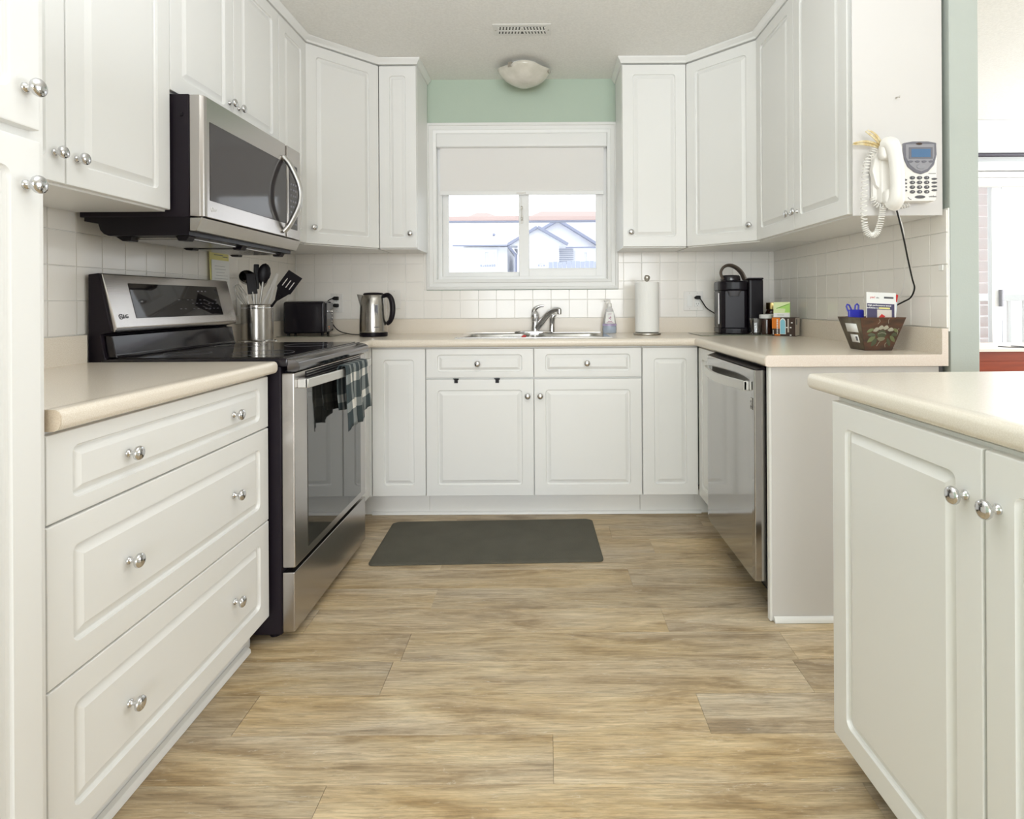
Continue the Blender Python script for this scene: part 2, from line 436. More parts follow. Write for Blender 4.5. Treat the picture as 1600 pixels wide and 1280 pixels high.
for r_ in range(-1, 4):
    z0 = RZ0+P*r_; z1 = min(z0+P, 1.405)
    for k in range(24):
        a1 = YB-.006-P*k; a0 = a1-P
        if a1 < 1.05: break
        if r_ == -1 and (a0 > 1.93 or a1 < 1.86): continue
        tile(WL, 'l', max(a0, 1.042), a1, z0, z1)
for r_ in range(4):
    z0 = RZ0+P*r_; z1 = min(z0+P, 1.405)
    for k in range(16):
        a1 = YB-.010-P*k; a0 = a1-P
        if a1 < 2.0: break
        tile(WR, 'r', max(a0, 1.992), a1, z0, z1)
# ---- window ----
W = bpy.data.objects.new('window_1', None); C.objects.link(W); W.location = (-.136, YB, WZ0); W['kind'] = 'structure'
W['label'] = 'white vinyl slider window with profiled white casing over the sink'
def Wp(name, bm, m, **k):
    o = obj(name, bm, m, W, **k); o.location = (.136, -YB, -WZ0); return o
# casing: swept profile round the opening
prof = [(0, 0), (0, -.016), (.006, -.019), (.016, -.019), (.019, -.013), (.040, -.012), (.044, -.015), (.058, -.010), (.062, -.007), (.062, 0)]
def casing(bm, x0, x1, z0, z1, prof):
    cs = [(x0, z0, -1, -1), (x1, z0, 1, -1), (x1, z1, 1, 1), (x0, z1, -1, 1)]
    rings = [[bm.verts.new((cx+sx*(-q[0]), YB+q[1]-.0005, cz+sz*(-q[0]))) for q in prof] for cx, cz, sx, sz in cs]
    for i in range(4):
        a, b = rings[i], rings[(i+1) % 4]; n = len(prof)
        for k in range(n):
            l = (k+1) % n; bm.faces.new((a[k], a[l], b[l], b[k]))
    bmesh.ops.recalc_face_normals(bm, faces=bm.faces[:]); return bm
Wp('window_casing', casing(newbm(), -.708, .436, 1.172, 2.168, prof), 'trimw')
bm = newbm(); t = .004
box(bm, WX0-.002, WX0+.008, YB-.004, YB+.075, WZ0, WZ1); box(bm, WX1-.008, WX1+.002, YB-.004, YB+.075, WZ0, WZ1)
box(bm, WX0, WX1, YB-.004, YB+.075, WZ0-.002, WZ0+.008); box(bm, WX0, WX1, YB-.004, YB+.075, WZ1-.008, WZ1+.002)
Wp('window_jamb', bm, 'trimw')
def frame(bm, x0, x1, z0, z1, wd, ya, yb, bev=.003, wb=None, wl=None, wr=None):
    wb = wb or wd; wl = wl or wd; wr = wr or wd
    box(bm, x0, x0+wl, ya, yb, z0, z1, bev); box(bm, x1-wr, x1, ya, yb, z0, z1, bev)
    box(bm, x0+wl-.002, x1-wr+.002, ya, yb, z0, z0+wb, bev); box(bm, x0+wl-.002, x1-wr+.002, ya, yb, z1-wd, z1, bev); return bm
Wp('window_frame', frame(newbm(), WX0+.006, WX1-.006, WZ0+.006, WZ1-.006, .026, YB+.05, YB+.118), 'vinyl')
Wp('sash', frame(newbm(), -.628, -.122, 1.246, 2.09, .04, YB+.078, YB+.10, .004, wb=.036, wr=.032), 'vinyl')
Wp('sash', frame(newbm(), -.158, .362, 1.246, 2.09, .04, YB+.052, YB+.076, .004, wb=.056, wl=.062, wr=.052), 'vinyl')
Wp('pane', box(newbm(), -.59, -.15, YB+.087, YB+.090, 1.28, 2.055), 'glass_thin')
Wp('pane', box(newbm(), -.10, .312, YB+.062, YB+.065, 1.30, 2.055), 'glass_thin')
bm = newbm(); box(bm, -.146, -.132, YB+.038, YB+.052, 1.575, 1.625, .003); box(bm, -.144, -.134, YB+.030, YB+.045, 1.59, 1.60, .002)
Wp('window_latch', bm, 'white_pl')
# ---- crown trims at the cabinet tops, baseboards ----
cp = [(-.02, 0), (.004, 0), (.007, .006), (.010, .012), (.020, .024), (.022, .032), (-.02, .032)]
def crown(name, path):
    return struct(name, sweep(newbm(), path, cp, 2.397), 'cab')
CRX = -1.182
crown('trim_1', [(CRX, 1.03), (CRX, 2.905), (-.905, 3.194), (-.696, 3.194), (-.696, 3.50)])
crown('trim_2', [(.423, 3.50), (.423, 3.194), (.775, 3.194), (1.052, 2.90), (1.052, 1.996), (1.37, 1.996)])
# dining crown
struct('trim_3', sweep(newbm(), [(1.476, 4.409), (5.09, 4.409)], [(0, 0), (.012, 0), (.02, .02), (.05, .05), (.06, .075), (0, .075)], 2.352), 'trimw')
# ================= CABINETS =================
LX = -.906; RXc = .787      # carcass faces
cabinet('pantry_cabinet', 'tall white pantry cabinet at the left picture edge, cut off by it', 'cabinet', (-.886, .58, 0), R(90), .455, 0, 2.39, .60,
        [('door', .002, .430, .097, 1.381, [(.398, 1.300)]), ('door', .002, .430, 1.396, 2.385, [(.398, 1.462)])], toe=True, body_m='cab')
cabinet('drawer_cabinet', 'white base cabinet of three wide drawers with six round knobs, left of the stove', 'cabinet', (LX, 1.038, 0), R(90), .835, 0, .870, .585,
        [('drawer', 0, .835, .703, .867, [(.205, .783), (.625, .783)]), ('drawer', 0, .835, .407, .703, [(.205, .555), (.625, .555)]),
         ('drawer', 0, .835, .097, .407, [(.205, .252), (.625, .252)])], toe=True, toe_in=.045)
bm = newbm(); sweep(bm, [(-.949, 1.04), (-.949, 1.84)], [(0, 0), (.018, 0), (.017, .010), (.012, .016), (0, .018)], .001)
struct('baseboard_left', bm, 'trimw')
UZ0, UZ1 = 1.39, 2.396; UX = -1.199
g = 'white upper wall cabinets'
cabinet('wall_cabinet', 'long two-door white wall cabinet between the pantry and the microwave', 'cabinet', (UX, 1.04, 0), R(90), .809, UZ0, UZ1, .285,
        [('door', 0, .4045, UZ0+.004, UZ1-.004, [(.370, 1.466)]), ('door', .4045, .809, UZ0+.004, UZ1-.004, [(.437, 1.466)])], group=g)
cabinet('wall_cabinet', 'short two-door white wall cabinet directly above the microwave', 'cabinet', (UX, 1.849, 0), R(90), .756, 1.772, UZ1, .285,
        [('door', 0, .378, 1.775, UZ1-.004, [(.345, 1.85)]), ('door', .378, .756, 1.775, UZ1-.004, [(.411, 1.85)])], group=g)
cabinet('wall_cabinet', 'narrow knobless white wall cabinet between the microwave and the left corner cabinet', 'cabinet', (UX, 2.605, 0), R(90), .300, UZ0, UZ1, .285,
        [('door', .002, .300, UZ0+.004, UZ1-.004, [])], group=g)
def diag(name, label, A, B, corner, wallpts, knob_right):
    """corner wall cabinet: face from A to B (left to right as seen)"""
    A, B = Vector(A), Vector(B); d = B-A; L_ = d.length; rz = math.atan2(d.y, d.x)
    root = thing(name, label, 'cabinet', (A.x, A.y, UZ0), rz, g)
    inv = Matrix.Rotation(-rz, 2)
    pts = [inv @ (Vector(p)-A) for p in [A, B]+wallpts]
    obj('body', prism(newbm(), [tuple(p) for p in pts], 0, UZ1-UZ0, 'z'), 'cab', root)
    dm = mesh('front', front_bm(L_-.004, UZ1-UZ0-.011), 'cab', 25)
    dr = place('door', dm, root, (.002, 0, .0055))
    place('knob', KNOB, dr, ((L_-.042) if knob_right else .035, -.019, .08))
diag('corner_wall_cabinet', 'angled white corner wall cabinet at the left corner, with a knob at its lower left', (-1.199+.0, 2.912), (-.916, 3.212), None,
     [(-.916, 3.49), (-1.488, 3.49), (-1.488, 2.912)], False)
diag('corner_wall_cabinet', 'angled white corner wall cabinet at the right corner, with a knob at its lower right', (.786, 3.212), (1.069, 2.912), None,
     [(1.363, 2.912), (1.363, 3.49), (.786, 3.49)], True)
cabinet('wall_cabinet', 'slim white wall cabinet left of the window with a very narrow raised panel', 'cabinet', (-.904, 3.215, 0), 0, .206, UZ0, UZ1, .278,
        [('door', 0, .206, UZ0+.004, UZ1-.004, [(.172, 1.474)])], group=g)
cabinet('wall_cabinet', 'white wall cabinet just right of the window with its knob at lower left', 'cabinet', (.425, 3.215, 0), 0, .350, UZ0, UZ1, .278,
        [('door', 0, .350, UZ0+.004, UZ1-.004, [(.045, 1.474)])], group=g)
c = cabinet('wall_cabinet', 'two-door white wall cabinet on the right whose end panel carries the phone', 'cabinet', (1.069, 2.903, 0), R(-90), .9, UZ0, UZ1, .292,
        [('door', 0, .436, UZ0+.004, UZ1-.004, [(.402, 1.468)]), ('door', .436, .872, UZ0+.004, UZ1-.004, [(.470, 1.468)])], group=g)
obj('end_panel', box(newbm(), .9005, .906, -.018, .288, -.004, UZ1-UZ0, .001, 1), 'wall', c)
# base run at the back
bb = 'white base cabinets along the back wall'
BY = 2.966
cabinet('base_cabinet', 'single-door white base cabinet left of the sink cabinet', 'cabinet', (-.880, BY, 0), 0, .275, 0, .872, .50,
        [('door', .004, .275, .121, .866, [])], toe=True, toe_h=.12, group=bb)
sb = cabinet('sink_cabinet', 'white sink base cabinet with two drawer fronts over two doors', 'cabinet', (-.604, BY, 0), 0, 1.088, 0, .872, .015,
        [('drawer', 0, .544, .716, .866, [(.262, .788)]), ('drawer', .544, 1.088, .716, .866, [(.812, .788)]),
         ('door', 0, .544, .121, .711, [(.513, .625)]), ('door', .544, 1.088, .121, .711, [(.576, .625)])], toe=True, toe_h=.12, group=bb)
bm = newbm(); box(bm, 0, .018, .0155, .50, .12, .872); box(bm, 1.07, 1.088, .0155, .50, .12, .872); box(bm, 0.02, 1.068, .0155, .50, .12, .138)
obj('side_panel', bm, 'cab_in', sb)
cabinet('base_cabinet', 'single-door white base cabinet right of the sink cabinet', 'cabinet', (.486, BY, 0), 0, .283, 0, .872, .50,
        [('door', 0, .281, .121, .866, [])], toe=True, toe_h=.12, group=bb)
struct('baseboard_back', sweep(newbm(), [(-.90, 3.0355), (.80, 3.0355)], [(0, 0), (.014, 0), (.013, .008), (.008, .013), (0, .015)], .001), 'trimw')
cb1 = cabinet('corner_base_cabinet', 'sliver of a white base door between the stove and the back cabinets', 'cabinet', (LX, 2.66, 0), R(90), .284, 0, .872, .58,
        [('door', .002, .284, .121, .866, [])], toe=True, toe_h=.12)
cb2 = cabinet('corner_base_cabinet', 'narrow white base door between the dishwasher and the back cabinets', 'cabinet', (RXc, 2.947, 0), R(-90), .305, 0, .872, .57,
        [('door', .002, .300, .121, .866, [])], toe=True, toe_h=.12)
obj('corner_filler', box(newbm(), .287, .304, -.0275, .02, .121, .870), 'cab', cb1)
obj('toe_kick', box(newbm(), .376, .39, -.026, .10, .001, .12), 'cab', cb1)
obj('toe_kick', box(newbm(), -.103, -.089, -.019, .10, .001, .12), 'cab', cb2)
# end panel of the right run
t_ = thing('end_panel', 'plain white panel closing the right cabinet run beside the dishwasher', 'panel', (1.06, 2.01, 0))
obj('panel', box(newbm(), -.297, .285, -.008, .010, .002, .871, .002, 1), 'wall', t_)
obj('edge_strip', box(newbm(), -.299, -.290, -.011, .011, .003, .871, .002, 1), 'cab', t_)
obj('shoe_moulding', sweep(newbm(), [(-.285, -.0085), (.28, -.0085)], [(0, 0), (.013, 0), (.012, .008), (.007, .015), (0, .018)], .001), 'trimw', t_)
obj('dark_gap', box(newbm(), .286, .3, -.003, .01, .02, .871), 'dark_grey', t_)
# ---------------- countertops ----------------
CT, CB = .912, .873
nose = [(-.001, CB+.001), (.016, CB), (.024, CB+.004), (.028, CB+.012), (.0285, CT-.012), (.025, CT-.004), (.018, CT), (-.001, CT)]
bs = [(0, CT-.001), (0, .991), (.003, .998), (.008, 1.0005), (.020, 1.0005), (.020, CT-.001)]
def curb(bm, path): return sweep(bm, path, [(q[0], q[1]) for q in bs])
t_ = thing('countertop', 'beige laminate countertop over the drawers left of the stove', 'countertop', (-1.2, 1.46, CB), 0)
def at_root(o, root): o.location = tuple(-Vector(root.location)); return o
bm = newbm(); box(bm, -1.49, -.889, 1.042, 1.882, CB, CT)
sweep(bm, [(-.890, 1.882), (-.890, 1.042)][::-1], nose)
at_root(obj('slab', bm, 'counter', t_), t_)
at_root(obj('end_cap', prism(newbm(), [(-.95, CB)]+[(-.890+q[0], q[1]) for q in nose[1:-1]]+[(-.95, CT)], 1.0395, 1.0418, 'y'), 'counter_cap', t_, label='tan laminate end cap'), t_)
at_root(obj('backsplash_curb', curb(newbm(), [(-1.487, 1.875), (-1.487, 1.044)][::-1]), 'counter', t_), t_)
t_ = thing('countertop', 'long U-shaped beige laminate countertop around the sink and to the right end', 'countertop', (0, 3.2, CB), 0)
bm = newbm(); IN = .0285; BF = 2.918
SX0, SX1, SY0, SY1 = -.44, .315, 3.03, 3.385
box(bm, -1.49, -.889, 2.652, BF+.03, CB, CT); box(bm, -1.49, SX0, BF+.03, 3.497, CB, CT)
box(bm, SX0, SX1, BF+.03, SY0, CB, CT); box(bm, SX0, SX1, SY1, 3.497, CB, CT); box(bm, SX1, 1.366, BF+.03, 3.497, CB, CT)
box(bm, .772, 1.366, 1.987, BF+.03, CB, CT)
sweep(bm, [(-.890, 2.652), (-.890, BF+IN), (.771, BF+IN), (.771, 1.987)], nose)
at_root(obj('slab', bm, 'counter', t_), t_)
cp_ = newbm(); curb(cp_, [(-1.487, 2.655), (-1.487, 3.494), (1.364, 3.494), (1.364, 1.987)])
at_root(obj('backsplash_curb', cp_, 'counter', t_), t_)
at_root(obj('end_cap', prism(newbm(), [(.745, CB+.004), (.752, CB), (1.366, CB), (1.366, 1.0), (1.348, 1.0), (1.344, .996), (1.344, CT+.002), (1.340, CT), (.752, CT), (.745, CT-.005)], 1.9845, 1.9868, 'y', .0006, 1), 'counter_edge', t_, label='pinkish beige end cap'), t_)
# ---------------- island ----------------
th = math.atan(.035)
isl = cabinet('island_cabinet', 'white two-door island cabinet with big chrome knobs, cut off at the right', 'cabinet', (.699, 1.396, 0), R(-90)+th, .93, 0, .868, .80,
        [('door', 0, .461, .072, .862, [(.425, .775)]), ('door', .463, .93, .072, .862, [(.492, .775)])], toe=True, toe_h=.085, toe_in=.06, toe_m='blk')
t_ = thing('island_countertop', 'cream island worktop with rounded edge filling the right foreground', 'countertop', (.669, 1.497, CB), th)
bm = newbm(); box(bm, .0285, .93, -1.10, 0, 0, CT-CB)
sweep(bm, [(.0285, 0), (.0285, -1.10)][::-1], [(-q[0], q[1]-CB) for q in nose])
obj('slab', bm, 'counter_isl', t_)
# ================= APPLIANCES =================
def logo(parent, loc, rot, s, m='dark_grey', nm='logo'):
    """round badge and two letters, drawn in the local XY plane"""
    bm = newbm()
    pts = [(s*.42*cos(a), s*.42*sin(a), 0) for a in [R(x) for x in range(30, 361, 22)]]
    tube(bm, pts, s*.045, 6)
    tube(bm, [(0, 0, 0), (s*.42, 0, 0)], s*.04, 6); tube(bm, [(-.02*s, .2*s, 0), (-.02*s, -.18*s, 0), (s*.12, -.18*s, 0)], s*.04, 6)
    o = obj(nm, bm, m, parent, loc, rot)
    text('logo_letters', 'LG', s*.95, m, parent, Vector(loc)+Matrix.Rotation(0, 3, 'X') @ (Vector((s*1.05, 0, 0)) if 0 else (__import__('mathutils').Euler(rot).to_matrix() @ Vector((s*1.12, 0, 0)))), rot, s*.02)
    return o
FACE_PX = (R(90), 0, R(90))     # text on a face looking towards +X (left run)
FACE_NX = (R(90), 0, R(-90))    # text on a face looking towards -X (right run)
# ---- stove ----
SY_, SE_ = 1.893, 2.645
st = thing('stove', 'stainless and black electric range with glass top standing between the left counters', 'stove', (-.86, (SY_+SE_)/2, 0))
def sp(nm, bm, m, label=None, angle=38):
    o = obj(nm, bm, m, st, label=label, angle=angle); o.location = tuple(-Vector(st.location)); return o
bm = newbm(); box(bm, -1.475, -.857, SY_, SE_, .025, .893, .003, 1); sp('body', bm, 'blk_side')
bm = newbm()
bm.free()
for x, y_ in ((-.90, SY_+.05), (-.90, SE_-.05), (-1.4, SY_+.05), (-1.4, SE_-.05)): sp('foot', lathe(newbm(), [(.018, .001), (.018, .026)], 12, T(x, y_, 0)), 'blk')
bm = newbm(); box(bm, -1.44, -.835, SY_-.001, SE_+.001, .893, .921, .006, 2); sp('cooktop_frame', bm, 'blk_gloss')
bm = newbm(); box(bm, -1.40, -.855, SY_+.012, SE_-.012, .9205, .9235, .001, 1); sp('glass_cooktop', bm, 'glass_dark')
bm = newbm()
for cx, cy, r in ((-1.0, 2.08, .10), (-1.0, 2.45, .085), (-1.27, 2.08, .075), (-1.27, 2.45, .10)):
    sp('burner_ring', tube(newbm(), [(cx+r*cos(R(a)), cy+r*sin(R(a)), .9236) for a in range(0, 361, 12)], .0006, 4), 'dark_grey')
# chrome nosing along the front
bm = newbm(); prism(bm, [(-.838, .918), (-.815, .915), (-.800, .906), (-.796, .893), (-.800, .880), (-.812, .876), (-.838, .877)], SY_+.004, SE_-.004, 'y', .001, 1)
sp('front_nosing', bm, 'steel_dark', 'dark glossy rounded nosing')
# vent strip
bm = newbm(); box(bm, -.856, -.835, SY_+.03, SE_-.03, .840, .877); sp('vent_strip', bm, 'blk')
bm = newbm()
for k in range(3): box(bm, -.836, -.829, SY_+.09, SE_-.09, .846+.010*k, .850+.010*k, .001, 1)
sp('vent_slat', bm, 'steel_soft')
# door
bm = newbm(); box(bm, -.857, -.815, SY_+.004, SE_-.004, .240, .872, .005, 2)
d = sp('oven_door', bm, 'steel', 'brushed stainless oven door')
o = obj('oven_window', box(newbm(), -.816, -.8135, 2.0, SE_-.075, .268, .832, .001, 1), 'oven_glass', d)
# cut-out look of upper vents above the handle: dark slots in the door head
o = obj('door_vent', box(newbm(), -.816, -.8138, 1.985, SE_-.07, .834, .868, .001, 1), 'blk', d)
for z_ in (.843, .853, .862): obj('vent_louver', box(newbm(), -.8140, -.8120, 1.995, SE_-.08, z_-.0012, z_+.0012), 'steel_soft', d)
bm = newbm(); hy0, hy1 = SY_+.03, SE_-.03
N_ = 18
for k in range(N_):
    pass
prev = None
poly = []
for k in range(N_+1):
    t = k/N_; y_ = hy0+(hy1-hy0)*t; bow = .036+.022*sin(pi*t)
    poly.append((-.815+bow, y_))
back = [(x-.011, y_) for x, y_ in reversed(poly)]
prism(bm, poly+back, .820, .850, 'z', .002, 1)
box(bm, -.816, -.782, hy0, hy0+.03, .820, .850, .002, 1); box(bm, -.816, -.782, hy1-.03, hy1, .820, .850, .002, 1)
obj('handle', bm, 'handle_steel', d)
bm = newbm(); box(bm, -.857, -.817, SY_+.004, SE_-.004, .032, .226, .004, 2); sp('storage_drawer', bm, 'steel', 'brushed stainless storage drawer front')
# back guard
def yprof(poly, y0, y1, m, nm, bev=.002, label=None):
    return sp(nm, prism(newbm(), poly, y0, y1, 'y', bev, 1), m, label)
yprof([(-1.478, .90), (-1.478, 1.196), (-1.444, 1.200), (-1.408, 1.03), (-1.404, 1.008), (-1.44, 1.0), (-1.425, .925), (-1.405, .90)], SY_, SE_, 'blk_side', 'back_guard')
gq = yprof([(-1.447, 1.2015), (-1.437, 1.1985), (-1.393, 1.022), (-1.396, 1.008), (-1.407, 1.006)], SY_+.008, SE_, 'steel', 'control_panel', .0025, 'stainless sloping control panel')
# display glass on the slope
n = Vector((-1.393+1.437, 0, 1.022-1.1985)).normalized(); nrm = Vector((-n.z, 0, n.x))
def slope(t, off=0): p = Vector((-1.437, 0, 1.1985)).lerp(Vector((-1.393, 0, 1.022)), t)+nrm*off; return p
a, b = slope(.16, .0015), slope(.84, .0015); a2, b2 = slope(.16, -.002), slope(.84, -.002)
prism(bm := newbm(), [(a.x, a.z), (b.x, b.z), (b2.x, b2.z), (a2.x, a2.z)], 2.005, 2.545, 'y', .0008, 1)
dd = obj('display_glass', bm, 'glass_dark', gq)
bm = newbm(); ang = math.atan2(n.x, -n.z)
for (yy, tt, r) in ((2.07, .62, .016), (2.07, .34, .010), (2.19, .62, .013)):
    c0 = slope(tt, .002)
    ring = [c0+Vector((n.x*r*sin(R(q)), r*cos(R(q)), n.z*r*sin(R(q)))) for q in range(0, 361, 24)]; tube(bm, ring, .0007, 4)
for yy in [2.26+.028*i for i in range(10)]:
    for tt in (.48, .56, .68): 
        if random.random() < .75:
            c0 = slope(tt, .002); box(bm, -.0006, .0006, -.006, .006, -.0008, .0008, mtx=T(c0.x, yy, c0.z))
for yy in (2.40, 2.425, 2.45): c0 = slope(.28, .002); box(bm, -.0006, .0006, -.006, .006, -.002, .002, mtx=T(c0.x, yy, c0.z))
obj('control_print', bm, 'grey_pl', dd, kind='stuff')
tilt = math.atan2(n.x, -n.z)
cl = slope(.80, .0012)
logo(gq, (cl.x, 1.935, cl.z), (R(90)-tilt, 0, R(90)), .020)
yprof([(-1.432, .997), (-1.410, .995), (-1.398, .932), (-1.392, .924), (-1.43, .924)], SY_+.012, SE_-.01, 'blk_gloss', 'glossy_riser', .002)
# ---- towel over the oven handle ----
def cloth(nm, x0, y0, y1, ztop, zf, zb, parent=None, m='towel', amp=.006, th_=.003):
    bm = newbm(); uvl = bm.loops.layers.uv.new('UVMap'); NU, NV = 22, 30; grid = []
    tot = (ztop-zf)+(ztop-zb)+.03
    for j in range(NV+1):
        s = tot*j/NV; rowv = []
        for i in range(NU+1):
            u = i/NU; y_ = y0+(y1-y0)*u
            if s < ztop-zf: z = zf+s; x = .016; fall = (ztop-z)/(ztop-zf)
            elif s < ztop-zf+.03: a_ = (s-(ztop-zf))/.03*pi; z = ztop+.010*sin(a_); x = .016*cos(a_); fall = 0
            else: z = ztop-(s-(ztop-zf)-.03); x = -.016; fall = (ztop-z)/(ztop-zb)
            wob = amp*sin(u*17+1+z*6)*(.4+fall)+.004*sin(u*41)*fall
            yy = y_+(u-.5)*-.03*fall+ .01*sin(z*22)*fall
            zz = z + (.05*u*fall+.012*sin(u*9)*fall if x > 0 else .03*(1-u)*fall)
            rowv.append((bm.verts.new((x0+x+(wob if x > 0 else wob*.3)+(.008*fall if x > 0 else -.0), yy, zz)), (u, s)))
        grid.append(rowv)
    for j in range(NV):
        for i in range(NU):
            q = [grid[j][i], grid[j][i+1], grid[j+1][i+1], grid[j+1][i]]
            f = bm.faces.new([k[0] for k in q])
            for lp, k in zip(f.loops, q): lp[uvl].uv = (k[1][0], k[1][1]*2.2)
    me = mesh(nm, bm, m, 80); o = place(nm, me, parent)
    md = o.modifiers.new('thick', 'SOLIDIFY'); md.thickness = .0025; md.offset = 1
    return o
tw = cloth('dish_towel', -.7665, 2.20, 2.47, .854, .610, .660)
tag(tw, 'black and white checked dish towel hanging over the oven handle', 'towel')
# ---- microwave ----
MY0, MY1 = 1.856, 2.604
mw = thing('microwave', 'stainless over-the-range microwave with black sides mounted above the stove', 'microwave', (-1.2, 2.23, 1.38))
def mp(nm, bm, m, label=None, parent=None, angle=38):
    o = obj(nm, bm, m, parent or mw, label=label, angle=angle)
    if not parent: o.location = tuple(-Vector(mw.location))
    return o
mp('body', box(newbm(), -1.475, -1.127, MY0, MY1, 1.375, 1.765, .002, 1), 'blk_side')
bm = newbm(); prism(bm, [(-1.462, 1.378), (-1.462, 1.362), (-1.418, 1.356), (-1.412, 1.335), (-1.40, 1.322), (-1.385, 1.316), (-1.13, 1.316), (-1.127, 1.378)], MY0+.002, MY1-.002, 'y', .001, 1)
mp('vent_base', bm, 'blk')
bm = newbm()
for y0_, y1_ in ((MY0+.05, 2.20), (2.26, MY1-.05)): box(bm, -1.36, -1.16, y0_, y1_, 1.308, 1.317, .002, 1)
mp('grease_filter', bm, 'steel_v')
for yy in (MY0+.03, 2.22, MY1-.06):
    mp('vent_foot', prism(newbm(), [(-1.385, 1.318), (-1.36, 1.302), (-1.335, 1.302), (-1.33, 1.318)], yy, yy+.035, 'y'), 'blk')
    mp('vent_foot', prism(newbm(), [(-1.19, 1.318), (-1.18, 1.302), (-1.155, 1.302), (-1.145, 1.318)], yy, yy+.035, 'y'), 'blk')
# front: bowed stainless face in plan
def plan(y0, y1, xb, xf, e=.012):
    return [(xb, y0), (xf-e, y0), (xf-.003, y0+e*.8), (xf, y0+e*1.8), (xf, y1-e*1.8), (xf-.003, y1-e*.8), (xf-e, y1), (xb, y1)]
bm = newbm(); prism(bm, plan(MY0+.001, 2.462, -1.126, -1.082), 1.376, 1.763, 'z', .002, 1)
md_ = mp('microwave_door', bm, 'steel', 'brushed stainless microwave door')
bm = newbm(); prism(bm, [(-1.126, 2.4635), (-1.0825, 2.4635), (-1.0825, MY1-.012), (-1.088, MY1-.004), (-1.096, MY1), (-1.126, MY1)], 1.376, 1.763, 'z', .002, 1)
cpn = mp('control_panel', bm, 'steel')
bm = newbm(); prism(bm, [(-1.1265, 1.373), (-1.086, 1.373), (-1.106, 1.330), (-1.1265, 1.330)], MY0+.001, MY1-.001, 'y', .002, 1)
mp('lower_lip', bm, 'steel_soft')
wd = obj('door_window', box(newbm(), -1.0825, -1.0805, 1.893, 2.450, 1.432, 1.686, .001, 1), 'mw_glass', md_)
bm = newbm(); box(bm, -1.083, -1.0808, 2.482, 2.560, 1.415, 1.690, .001, 1); kp = obj('keypad', bm, 'mw_glass', cpn)
bm = newbm()
for i in range(3):
    for j in range(8): box(bm, -1.0809, -1.0803, 2.490+.022*i, 2.504+.022*i, 1.435+.024*j, 1.443+.024*j)
obj('key', bm, 'grey_pl', kp, kind='stuff')
hp = smooth_path([(-1.080, 2.425, 1.705), (-1.055, 2.43, 1.67), (-1.026, 2.44, 1.60), (-1.020, 2.445, 1.55), (-1.026, 2.44, 1.50), (-1.055, 2.43, 1.43), (-1.080, 2.425, 1.395)], 5)
obj('handle', tube(newbm(), hp, .011, 12, 1, 1.25), 'steel_soft', md_)
logo(md_, (-1.0815, 1.905, 1.405), FACE_PX, .016, 'white')
obj('side_screw', lathe(newbm(), [(.007, 0), (.006, .002), (.001, .0025)], 12, RX(90)), 'blk', mw, (-1.15+1.2, MY0-2.23, 1.70-1.38))
# ---- dishwasher ----
dw = thing('dishwasher', 'stainless dishwasher with a bowed bar handle under the right counter', 'dishwasher', (.78, 2.335, 0))
def dp(nm, bm, m, label=None):
    o = obj(nm, bm, m, dw, label=label); o.location = tuple(-Vector(dw.location)); return o
dp('body', box(newbm(), .765, 1.30, 2.037, 2.640, .105, .868), 'blk')
dp('toe_panel', box(newbm(), .835, .85, 2.037, 2.640, .003, .104), 'blk')
pl = [(.7645, 2.036), (.727, 2.036), (.7245, 2.038), (.7235, 2.06), (.7225, 2.337), (.7235, 2.615), (.726, 2.632), (.733, 2.637), (.7645, 2.637)]
bm = newbm(); prism(bm, pl, .122, .856, 'z', .0025, 2)
dd = dp('dishwasher_door', bm, 'steel_dw', 'smooth reflective stainless door')
dp('top_control_strip', prism(newbm(), [(.764, .856), (.732, .857), (.764, .867)], 2.04, 2.635, 'y'), 'blk')
bm = newbm(); N_ = 20; poly = []
for k in range(N_+1):
    t = k/N_; y_ = 2.085+.515*t; poly.append((.722-.018-.034*sin(pi*t), y_))
poly2 = [(x+.013, y_) for x, y_ in reversed(poly)]
prism(bm, poly+poly2, .778, .812, 'z', .003, 2)
box(bm, .704, .724, 2.085, 2.103, .778, .812, .002, 1); box(bm, .704, .724, 2.582, 2.600, .778, .812, .002, 1)
obj('handle', bm, 'handle_steel', dd)
sg = obj('door_label', box(newbm(), .7222, .7228, 2.050, 2.072, .715, .757, .0002, 1), 'steel_v', dd)
logo(dd, (.7219, 2.061, .724), (R(90), R(-90), R(-90)), .014)
# ---- floor mat ----
bm = newbm(); pts = []
for q in rrect(-.495, .495, -.237, .237, .025, 5): pts.append(q)
A0 = [bm.verts.new((x, y_, .0)) for x, y_ in pts]; A1 = [bm.verts.new((x, y_, .004)) for x, y_ in pts]
ins = rrect(-.478, .478, -.220, .220, .02, 5); A2 = [bm.verts.new((x, y_, .0125)) for x, y_ in ins]
for a_, b_ in ((A0, A1), (A1, A2)):
    for i in range(len(a_)): j = (i+1) % len(a_); bm.faces.new((a_[i], a_[j], b_[j], b_[i]))
bm.faces.new(A2); bm.faces.new(list(reversed(A0))); bmesh.ops.recalc_face_normals(bm, faces=bm.faces[:])
o = obj('floor_mat', bm, 'mat_rubber', None, (-.260, 2.690, .0008), (0, 0, R(1.6))); tag(o, 'dark olive-grey rubber mat on the floor before the sink cabinet', 'mat')
